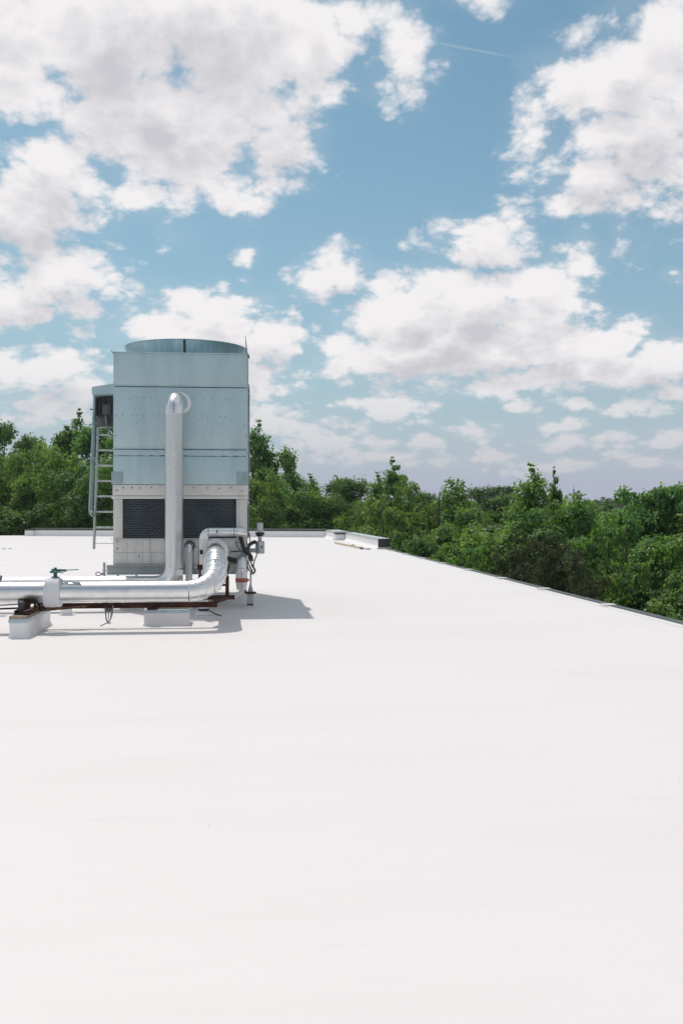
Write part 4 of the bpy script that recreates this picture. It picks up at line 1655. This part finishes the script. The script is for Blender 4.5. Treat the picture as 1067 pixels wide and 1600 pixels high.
# rusty saddle on the left curb
sad = thing('pipe_saddle', 'dark rusty pipe saddle with bolts sitting on the long left curb', 'pipe support', ((cl.x + cr.x) / 2, YP, 0.345))
sxm = (cl.x + cr.x) / 2 + 0.03
m = MB()
m.prism([(sxm - 0.10, YP - 0.55, 0.346), (sxm + 0.12, YP - 0.55, 0.346), (sxm + 0.12, YP + 0.45, 0.346), (sxm - 0.10, YP + 0.45, 0.346)], (0, 0, 0.014))
m.box(sxm - 0.10, sxm - 0.085, YP - 0.55, YP + 0.45, 0.362, 0.41, 0.003)
m.build('saddle_plate', 'rust', sad)
m = MB()
m.prism([(sxm - 0.08, YP - 0.16, 0.362), (sxm + 0.02, YP - 0.16, 0.362), (sxm + 0.05, YP - 0.16, zP - 0.09), (sxm - 0.14, YP - 0.16, zP - 0.075)], (0, 0.05, 0))
m.build('saddle_web', 'rust', sad)
m = MB()
m.box(sxm - 0.07, sxm - 0.005, YP - 0.46, YP - 0.30, 0.362, 0.52, 0.01)
m.build('roller_stand', 'dark_grey', sad)
for i, dx_ in enumerate((0.11, 0.155, 0.215)):
    m = MB()
    m.cyl((sxm + dx_ - 0.03, YP - 0.02 + 0.1 * i, 0.362), (sxm + dx_ - 0.03, YP - 0.02 + 0.1 * i, 0.47 + 0.015 * i), 0.018, 8)
    m.cyl((sxm + dx_ - 0.03, YP - 0.02 + 0.1 * i, 0.37), (sxm + dx_ - 0.03, YP - 0.02 + 0.1 * i, 0.395), 0.03, 6)
    m.build('anchor_bolt', 'rust', sad)
m = MB()
m.bar((sxm + 0.06, YP - 0.60, 0.385), (W(62, 946, 15.2).x + 0.05, YP + 0.36, 0.385), 0.06, 0.05, bevel=0.004)
m.build('angle_bar', 'rust', sad)

sad.location.z -= 0.036
# thin conduits running left under the pipe
for i, (pa_, pb_, Yq, rad, lab) in enumerate((((-60, 948.5), (73, 941.3), 15.5, 0.012, 'upper thin dark conduit running left beneath the front pipe'),
                                              ((-60, 952.5), (31, 950.2), 15.1, 0.014, 'lower thin rusty conduit running left to the saddle'))):
    a, b = W(*pa_, Yq), W(*pb_, Yq)
    m = MB()
    m.tube([a, a.lerp(b, 0.5) + Vector((0, 0, -0.004)), b], rad, 8)
    tag(m.build('thin_conduit', 'rust' if i else 'motor_grey'), lab, 'conduit')

# wire loop hanging below the beam
wl = W(170, 951, 15.25)
lp = thing('wire_loop', 'loop of grey wire hanging under the rusty beam beside its bracket', 'cable', (wl.x, 15.3, 0))
m = MB()
m.box(wl.x - 0.055, wl.x + 0.04, 15.23, 15.33, zb0 - 0.05, zb0 - 0.002, 0.006)
m.build('hanger_bracket', 'motor_grey', lp)
m = MB()
pp = [W(x_, y_, 15.22) for x_, y_ in ((166, 949), (165.5, 958), (166.5, 968), (169, 974), (172, 970), (175, 962), (176.5, 955), (177, 946))]
m.tube(pp, 0.010, 6)
pp = [W(x_, y_, 15.18) for x_, y_ in ((171, 950), (170, 962), (169, 973), (165, 974.5), (157, 978.5))]
m.tube(pp, 0.007, 6)
pp = [W(x_, y_, 15.14) for x_, y_ in ((176, 950), (173.5, 964), (170.5, 975), (174, 973))]
m.tube(pp, 0.008, 6)
m.build('wire_strand', 'wire', lp)

# ------------------------------------------------------------------ trees
def np_mesh(name, verts, quads, mat, tone=None):
    me = bpy.data.meshes.new(name)
    nv, nf = len(verts), len(quads)
    me.vertices.add(nv)
    me.vertices.foreach_set('co', verts.astype(np.float32).ravel())
    me.loops.add(nf * 4)
    me.loops.foreach_set('vertex_index', quads.astype(np.int32).ravel())
    me.polygons.add(nf)
    me.polygons.foreach_set('loop_start', np.arange(0, nf * 4, 4, dtype=np.int32))
    if tone is not None:
        at = me.attributes.new('leaf_tone', 'FLOAT', 'FACE')
        at.data.foreach_set('value', tone.astype(np.float32))
    me.update(calc_edges=True)
    me.materials.append(mat)
    return me


def unit(v):
    return v / np.maximum(np.linalg.norm(v, axis=1, keepdims=True), 1e-6)


def leaves(g_, pos, nrm, L, Wd, droop=0.3):
    """kite-shaped folded leaves at pos facing nrm"""
    n = len(pos)
    rnd = g_.normal(size=(n, 3))
    rnd[:, 2] -= droop
    t = unit(rnd - nrm * np.sum(rnd * nrm, axis=1, keepdims=True))
    b = np.cross(nrm, t)
    Ls = (L * g_.uniform(0.65, 1.3, (n, 1)))
    Ws = Wd / L * Ls
    fold = nrm * Ws * 0.22
    v = np.empty((n, 4, 3))
    v[:, 0] = pos - t * Ls * 0.5
    v[:, 1] = pos + b * Ws * 0.5 + fold
    v[:, 2] = pos + t * Ls * 0.5
    v[:, 3] = pos - b * Ws * 0.5 + fold
    q = np.arange(n * 4).reshape(n, 4)
    return v.reshape(-1, 3), q


def make_tree(kind, seed, H, Rc, base, nclump, per, cr, L, Wd, prof, leaf, spires=0, gap=0.0, limb_n=14, squash=0.75, lean=0.0):
    """crown and trunk meshes of a tree H tall; prof(t) is the crown radius (0..1) at crown height t"""
    g_ = np.random.default_rng(seed)
    cz0 = H * base
    ctr, crs = [], []
    # big lobes first: they give the crown its rounded masses of light and shade
    lobes = []
    nl = 15
    tries = 0
    while len(lobes) < nl and tries < 4000:
        tries += 1
        t = g_.uniform(0.04, 0.92)
        pr = prof(t)
        if g_.uniform() > pr + 0.15:
            continue
        lr = Rc * g_.uniform(0.26, 0.42) * (0.55 + 0.45 * pr)
        rad = max(0.0, Rc * pr - lr * 0.75) * math.sqrt(g_.uniform(0.15, 1.0))
        a = g_.uniform(0, 2 * math.pi)
        c = np.array([rad * math.cos(a), rad * math.sin(a), cz0 + (H - cz0) * t])
        c[2] = min(c[2], H - lr * 0.7)
        if any(np.linalg.norm(c - d) < 0.75 * max(lr, q) for d, q in lobes):
            continue
        lobes.append((c, lr))
    wts = np.array([q ** 2 for _, q in lobes])
    wts = wts / wts.sum()
    for kq in range(nclump):
        c0, lr = lobes[g_.choice(len(lobes), p=wts)]
        d = g_.normal(size=3) + np.array([0, 0, 0.45])
        d = d / np.linalg.norm(d)
        ctr.append(c0 + d * lr * np.array([1.0, 1.0, 0.85]) * g_.uniform(0.55, 1.05))
        crs.append(cr * g_.uniform(0.5, 0.95))
    for s in range(spires):
        a = g_.uniform(0, 6.28)
        rr = Rc * 0.4 * g_.uniform(0, 1)
        top = H * g_.uniform(0.94, 1.03)
        for kq in range(3):
            ctr.append(np.array([rr * math.cos(a) + g_.normal() * 0.15, rr * math.sin(a) + g_.normal() * 0.15, top - kq * cr * 0.6]))
            crs.append(cr * (0.30 + 0.2 * kq))
    ctr = np.array(ctr)
    crs = np.array(crs)
    V, Q, T = [], [], []
    off = 0
    for c, r in zip(ctr, crs):
        n = max(12, int(per * (r / cr) ** 2 * g_.uniform(0.7, 1.2)))
        # every clump is a handful of twigs, each a small puff of leaves
        nt = max(3, n // 16)
        tt = g_.uniform(-0.25, 0.25, nt)
        td = unit(g_.normal(size=(nt, 3)) + np.array([0, 0, 0.35]) + (c - np.array([0, 0, c[2] - 0.3])) * 0.25 / max(Rc, 0.1))
        tp_ = c + td * (r * g_.uniform(0.45, 1.1, (nt, 1))) * np.array([1, 1, squash])
        idx = g_.integers(0, nt, n)
        sp = r * 0.22
        pos = tp_[idx] + g_.normal(size=(n, 3)) * sp * np.array([1, 1, 0.7])
        nr = unit(td[idx] * 0.75 + np.array([0, 0, 0.5]) + g_.normal(size=(n, 3)) * 0.42)
        v, q = leaves(g_, pos, nr, L, Wd)
        V.append(v)
        Q.append(q + off)
        off += len(v)
        ct = g_.uniform(-0.22, 0.22)
        T.append(np.clip(g_.beta(2.0, 2.4, n) + ct + tt[idx], 0, 1))
    allv = np.concatenate(V)
    top_h = float(np.percentile(allv[:, 2], 98.6))
    crown = np_mesh('crown', np.concatenate(V), np.concatenate(Q), leaf, np.concatenate(T))
    # trunk with limbs to the clumps
    m = MB()
    tr = 0.018 * H + 0.05
    k = 7
    topz = H * 0.86
    ph = g_.uniform(0, 6.28)
    tp = [Vector((0.25 * math.sin(ph + i * 0.9) * i / k * Rc * 0.3, 0.25 * math.cos(ph + i * 1.1) * i / k * Rc * 0.3, topz * i / k - 0.3)) for i in range(k + 1)]
    m.tube(tp, [tr * (1.35 if i == 0 else 1) * (1 - 0.86 * i / k) for i in range(k + 1)], 8)
    order = g_.permutation(len(ctr))[:limb_n]
    for j in order:
        c = Vector(ctr[j])
        h = max(0.25 * H, min(topz * 0.95, c.z - (c.xy.length) * g_.uniform(0.5, 0.9)))
        f = (h + 0.3) / topz * k
        i = int(min(k - 1, max(0, f)))
        s = tp[i].lerp(tp[i + 1], min(1, max(0, f - i)))
        mid = s.lerp(c, 0.5) + Vector((0, 0, -0.06 * (c - s).length))
        r0 = tr * (1 - 0.86 * f / k) * 0.55
        m.tube([s, mid, c], [max(r0, 0.03), max(r0 * 0.6, 0.022), 0.012], 5)
    me = bpy.data.meshes.new('trunk')
    m.bm.to_mesh(me)
    m.bm.free()
    me.materials.append(M['bark'])
    me.shade_smooth()
    return {'crown': crown, 'trunk': me, 'H': top_h, 'R': Rc, 'kind': kind}


def p_round(t):
    return max(0.0, math.sin(math.pi * min(1, max(0, 0.10 + 0.86 * t)))) ** 0.6


def p_oval(t):
    return max(0.05, (1 - abs(2 * t - 0.75) ** 2.0 * (0.55 if t < 0.375 else 0.66))) if t < 0.98 else 0.12


def p_cone(t):
    return max(0.06, (1 - t) ** 0.72)


def p_egg(t):
    return max(0.10, (math.sin(math.pi * (0.08 + 0.90 * t)) ** 0.8) * (1.0 - 0.35 * t))


def p_vase(t):
    return max(0.1, 0.25 + 0.95 * t ** 0.8) if t < 0.72 else max(0.12, 1.05 * (1 - ((t - 0.72) / 0.30) ** 2) ** 0.5 if t < 1.0 else 0.1)


V_ = {
    'maple': [make_tree('maple', 11, 14, 4.2, 0.16, 92, 400, 1.25, 0.25, 0.185, p_round, LEAF['green'], 0),
              make_tree('maple', 12, 14, 4.0, 0.14, 96, 390, 1.20, 0.245, 0.18, p_oval, LEAF['green'], 1)],
    'bright': [make_tree('bright', 21, 13, 4.2, 0.12, 96, 400, 1.20, 0.245, 0.18, p_round, LEAF['bright'], 0),
               make_tree('bright', 22, 13, 3.9, 0.12, 92, 400, 1.22, 0.25, 0.185, p_oval, LEAF['bright'], 0)],
    'dark': [make_tree('dark', 31, 16, 4.8, 0.15, 105, 400, 1.35, 0.27, 0.19, p_round, LEAF['dark'], 0)],
    'spire': [make_tree('spire', 41, 15, 3.4, 0.12, 95, 380, 1.15, 0.25, 0.185, p_egg, LEAF['green'], 2)],
    'open': [make_tree('open', 51, 15, 4.6, 0.42, 75, 330, 1.10, 0.28, 0.20, p_vase, LEAF['green'], 0, 0.9, 60, 0.6)],
    'cedar': [make_tree('cedar', 61, 9, 2.6, 0.06, 140, 330, 0.62, 0.20, 0.035, p_cone, LEAF['cedar'], 3, 0, 10, 1.2),
              make_tree('cedar', 62, 9, 2.9, 0.06, 150, 320, 0.62, 0.20, 0.035, p_oval, LEAF['cedar'], 4, 0, 10, 1.2)],
    'pale': [make_tree('pale', 71, 9, 2.8, 0.10, 95, 360, 0.80, 0.16, 0.07, p_round, LEAF['pale'], 1, 0, 12, 0.8)],
    'near': [make_tree('near', 81, 10, 3.2, 0.08, 135, 380, 0.75, 0.165, 0.125, p_round, LEAF['green'], 0),
             make_tree('near', 82, 10, 3.1, 0.08, 135, 380, 0.74, 0.16, 0.12, p_oval, LEAF['bright'], 0)],
}
TNAME = {'maple': 'broadleaf_tree', 'bright': 'broadleaf_tree', 'dark': 'broadleaf_tree', 'spire': 'broadleaf_tree', 'open': 'broadleaf_tree', 'cedar': 'cedar_tree', 'pale': 'willow_tree', 'near': 'broadleaf_tree'}
tcount = 0


def plant(px, ytop, Y, w, kind, label, group=None, base=None, var=None):
    """a tree standing where px is seen at depth Y, as tall as its top shows"""
    global tcount
    vs = V_[kind]
    v = vs[(tcount if var is None else var) % len(vs)]
    tcount += 1
    p = W(px, ytop, Y)
    gz = GROUND if base is None else base
    h = p.z - gz
    root = thing(TNAME[kind], label, 'tree', (p.x, Y, gz), group)
    sz = h / v['H']
    sx_ = (w / 2) / v['R']
    rz = rng.uniform(0, 6.28)
    for nm in ('crown', 'trunk'):
        o = bpy.data.objects.new(nm, v[nm])
        COL.objects.link(o)
        o.parent = root
        o.scale = (sx_, sx_, sz) if nm == 'crown' else (sx_, sx_, sz)
        o.rotation_euler = (0, 0, rz)
    return root


GL = 'broadleaf trees in the belt beyond the back of the roof'
GR_ = 'broadleaf trees in the belt beyond the right roof edge'
LL = 'leafy green tree in the dense belt left of the tower, beyond the back of the roof'
LM = 'leafy green tree in the belt between the tower and the right parapet'
LR = 'leafy green tree in the dense belt beyond the right roof edge'
# left of the tower
plant(8, 667, 118, 11, 'dark', 'tall dark tree topping the skyline at the far left')
plant(52, 690, 112, 8, 'dark', 'dark rounded tree right beside the tall far-left one')
plant(12, 712, 88, 8.5, 'bright', 'sunny light green tree at the left picture border, below the dark skyline trees', GL)
plant(-40, 700, 90, 9, 'maple', 'mid green tree cut by the left picture border', GL)
plant(58, 705, 92, 7, 'bright', 'sunny light green tree in the skyline dip left of the ladder', GL)
plant(112, 671, 96, 7, 'spire', 'tall ragged-topped tree between far-left skyline trees and the ladder')
plant(150, 668, 92, 7.5, 'spire', 'tall loose-topped tree seen behind the ladder and fan motor')
plant(88, 722, 85, 7.5, 'bright', 'light green tree just left of the ladder, lower than the ragged-topped tree', GL)
plant(130, 745, 82, 7, 'maple', 'mid green tree low behind the back parapet, beside the ladder foot', GL)
plant(40, 752, 83, 7, 'maple', 'mid green tree low above the left end of the back parapet', GL)
plant(-10, 765, 82, 7, 'bright', 'low light green tree at left border, just above the open roof edge', GL)
plant(180, 690, 90, 7.5, 'maple', "mid green tree at the tower's left edge, behind the upper ladder rungs", GL)
plant(165, 730, 83, 6, 'bright', 'low light green tree behind the lower ladder rungs', GL)
plant(230, 700, 92, 8, 'maple', 'leafy tree hidden mostly behind the cooling tower')
plant(330, 695, 92, 8, 'maple', 'leafy tree showing only through gaps behind the tower right half')
# tower to the parapet
plant(400, 684, 92, 7.5, 'maple', 'tallest tree just right of the tower, its top above the others')
plant(428, 712, 90, 6.5, 'maple', 'mid green tree stepping down right of the tallest tree by the tower', GL)
plant(452, 742, 96, 7.0, 'maple', 'mid green tree where the skyline levels off right of the tower', GL)
plant(410, 752, 84, 6, 'bright', 'sunny low tree behind the grey control head by the tower', GL)
plant(485, 757, 118, 8, 'maple', 'mid green flat-topped skyline tree left of the back roof corner', GL)
plant(470, 775, 86, 7, 'maple', 'mid green lower tree above the parapet, between control head and roof corner', GL)
plant(520, 760, 112, 7.5, 'maple', 'mid green skyline tree straight above the back roof corner', GL)
plant(507, 778, 88, 7, 'bright', 'sunny low tree at the back roof corner, in front of skyline trees', GL)
plant(553, 752, 104, 7, 'dark', 'dark rounded tree on the skyline behind the right parapet')
plant(540, 785, 86, 6, 'maple', 'mid green tree beside the pale willow, on its left', GL)
plant(590, 757, 98, 6.5, 'maple', 'mid green skyline tree between dark rounded tree and spiky one', GL)
plant(566, 792, 82, 5.2, 'pale', 'small pale yellow-green willow in front of the belt behind the parapet')
plant(616, 741, 84, 5.2, 'spire', 'spiky tree with one shoot above the skyline behind the right parapet')
plant(641, 760, 82, 5, 'bright', 'sunny light tree right beside the spiky tree, slightly lower', GL)
plant(600, 790, 78, 6, 'bright', 'sunny low tree between pale willow and parapet end', GL)
# right belt
plant(668, 774, 132, 9, 'dark', 'dark far tree low on the skyline, right of the spiky tree', GR_)
plant(692, 771, 66, 7.5, 'bright', 'sunny light green tree right of the parapet end, above the roof edge')
plant(650, 800, 66, 6, 'bright', 'sunny light tree above the brown parapet end plate', GR_)
plant(725, 790, 72, 7, 'maple', 'mid green tree in front of the wide dull far tree, left side', GR_)
plant(765, 764, 150, 16, 'dark', 'wide dull dark tree standing far back on the skyline')
plant(800, 775, 140, 9, 'dark', 'dark far-back tree right beside the wide dull one', GR_)
plant(735, 835, 52, 6, 'bright', 'sunny bushy tree just left of the dark cedars', GR_)
plant(690, 830, 57, 6, 'near', 'mid-height leafy tree in front of the sunny one right of parapet end', GR_)
plant(780, 800, 62, 8, 'maple', 'mid green tree below the far dark trees, behind the leftmost cedar', GR_)
plant(832, 757, 52, 6.2, 'maple', 'tall tree with open leafy top above the dark cedars')
plant(866, 764, 54, 2.0, 'spire', 'narrow tree with a small tufted top beside the tall open-topped one')
plant(912, 797, 50, 6, 'bright', 'sunny tree just under the radio mast', GR_)
plant(870, 800, 44, 6, 'maple', 'mid green tree behind the cedars, below the narrow tufted tree', GR_)
plant(800, 825, 46, 6, 'near', 'leafy tree directly above the leftmost cedar top', GR_)
plant(940, 815, 48, 6.0, 'maple', 'mid green tree in front of the far wooded ridge', GR_)
plant(972, 826, 46, 6.0, 'bright', 'sunny tree in front of the open-crowned tree, on its left', GR_)
plant(1032, 769, 56, 6.4, 'open', 'open-crowned tree with dark forked limbs at the right')
plant(1072, 764, 60, 9, 'open', 'open-crowned tree cut by the right picture border')
plant(1120, 770, 52, 8, 'maple', 'mid green tree at right border, behind the cut open-crowned tree', GR_)
plant(955, 845, 37, 5.5, 'near', 'leafy green tree just right of the feathery cedar', GR_, var=0)
plant(1030, 860, 35, 5.0, 'near', 'rounded light green bushy tree below the open-crowned one', None, None, 1)
plant(1085, 850, 34, 5.5, 'near', 'leafy green tree cut by right border beside the rounded bushy one', GR_, var=0)
plant(1000, 900, 31, 4.2, 'near', 'leafy treetop below the rounded bushy tree, on its left', GR_, var=0)
plant(1062, 945, 27.5, 4.0, 'near', 'low bright leafy treetop at the lower right by the roof edge', None, None, 1)
plant(1115, 905, 27.5, 4.5, 'near', 'low leafy treetop cut by the right border near the roof edge', GR_, var=0)
plant(700, 860, 48, 5, 'near', 'low leafy treetop at roof edge, midway between parapet end and cedars', GR_)
plant(655, 845, 56, 5.5, 'near', 'low leafy treetop just right of the brown parapet end plate', GR_)
plant(740, 872, 44, 4.6, 'near', 'low leafy treetop at the roof edge touching the leftmost cedar', GR_, var=0)
# cedars
plant(800, 862, 42.5, 5.0, 'cedar', 'leftmost dark bronze-green cedar rising above the right roof edge', var=1)
plant(832, 845, 40, 4.8, 'cedar', 'tallest dark bronze-green cedar in the middle of the cedar clump', var=0)
plant(868, 862, 36.5, 4.4, 'cedar', 'dark bronze cedar between the tallest cedar and the feathery right one', var=1)
plant(905, 868, 33.5, 4.2, 'cedar', 'feathery dark cedar at the right end of the clump', var=0)
plant(935, 912, 29.5, 3.4, 'cedar', 'low dark cedar tip beside the roof edge, right of the clump', var=0)
# rows behind, seen only in the gaps
for i in range(26):
    px = -60 + i * 46 + rng.uniform(-12, 12)
    Y = rng.uniform(125, 175) if px > 640 else rng.uniform(122, 150)
    ty = 778 if px > 440 else 712
    plant(px, ty + rng.uniform(0, 14), Y, rng.uniform(10, 13), rng.choice(['maple', 'dark', 'bright']),
          'leafy tree of the second rank, showing between the nearer crowns', 'second rank trees behind the nearer belt')

# far wood beyond the gap on the right
g_ = np.random.default_rng(5)
V, Q, T = [], [], []
off = 0
for i in range(420):
    px = g_.uniform(-150, 1300)
    Y = g_.uniform(380, 900)
    hz = 5.0 + 6.0 * max(0, (px - 900) / 200) * (1 if px < 1150 else 0.8) + g_.normal() * 1.0
    topy = 800 - max(4, min(16, 10 + 3 * math.sin(px * 0.021) + g_.normal() * 2))
    if 905 < px < 1010:
        topy = 800 - (15 + 9 * (px - 905) / 100 + g_.normal() * 2.0)
    c = W(px, topy, Y)
    hgt = g_.uniform(9, 14)
    rad = g_.uniform(4.5, 7.5)
    n = 330
    d = unit(g_.normal(size=(n, 3)))
    pos = np.array([c.x, c.y, c.z - hgt / 2]) + d * np.array([rad, rad, hgt / 2]) * g_.uniform(0.75, 1.05, (n, 1)) * (1 + 0.18 * np.sin(d[:, :1] * 7 + i) * np.cos(d[:, 2:] * 6))
    nr = unit(d + np.array([0, 0, 0.5]) + g_.normal(size=(n, 3)) * 0.4)
    v, q = leaves(g_, pos, nr, 1.5, 1.2)
    V.append(v)
    Q.append(q + off)
    off += len(v)
    T.append(np.clip(g_.beta(2, 2.4, n) + g_.uniform(-0.2, 0.2), 0, 1))
me = np_mesh('far_wood', np.concatenate(V), np.concatenate(Q), LEAF['far'], np.concatenate(T))
fw = bpy.data.objects.new('far_wood', me)
COL.objects.link(fw)
fw['kind'] = 'stuff'
tag(fw, 'far wooded ridge showing bluish through the gap at the right', 'wood')

# far lattice mast on the skyline
mp = W(896, 757, 420)
mast = thing('radio_mast', 'thin grey lattice mast on the skyline right of centre', 'mast', (mp.x, mp.y, GROUND))
m = MB()
hgt = mp.z - GROUND
for kq in range(3):
    a = kq * 2 * math.pi / 3
    m.tube([(mp.x + 0.42 * math.cos(a), mp.y + 0.42 * math.sin(a), GROUND), (mp.x + 0.30 * math.cos(a), mp.y + 0.30 * math.sin(a), mp.z - 2)], 0.085, 6)
for i in range(18):
    z0, z1 = GROUND + (hgt - 2) * i / 18, GROUND + (hgt - 2) * (i + 1) / 18
    for kq in range(3):
        a, b = (kq + i) % 3 * 2 * math.pi / 3, (kq + i + 1) % 3 * 2 * math.pi / 3
        m.tube([(mp.x + 0.36 * math.cos(a), mp.y + 0.36 * math.sin(a), z0), (mp.x + 0.36 * math.cos(b), mp.y + 0.36 * math.sin(b), z1)], 0.045, 5)
m.build('lattice', 'mast', mast)
m = MB()
m.tube([(mp.x, mp.y, mp.z - 2.2), (mp.x, mp.y, mp.z)], 0.08, 6)
m.build('aerial', 'mast', mast)

# ------------------------------------------------------------------ haze
HAZE = 0.00018
if HAZE:
    t = NT('haze_air')
    t.t.nodes.remove(t.p)
    pv = t.n('ShaderNodeVolumePrincipled')
    pv.inputs['Color'].default_value = (0.80, 0.86, 0.95, 1)
    pv.inputs['Density'].default_value = HAZE
    pv.inputs['Anisotropy'].default_value = 0.2
    t.link(pv.outputs[0], t.out.inputs['Volume'])
    m = MB()
    m.box(-1420, 1420, -1320, 1520, GROUND - 1.2, 16.0)
    m.build('haze', t.m, kind='stuff', smooth=False)
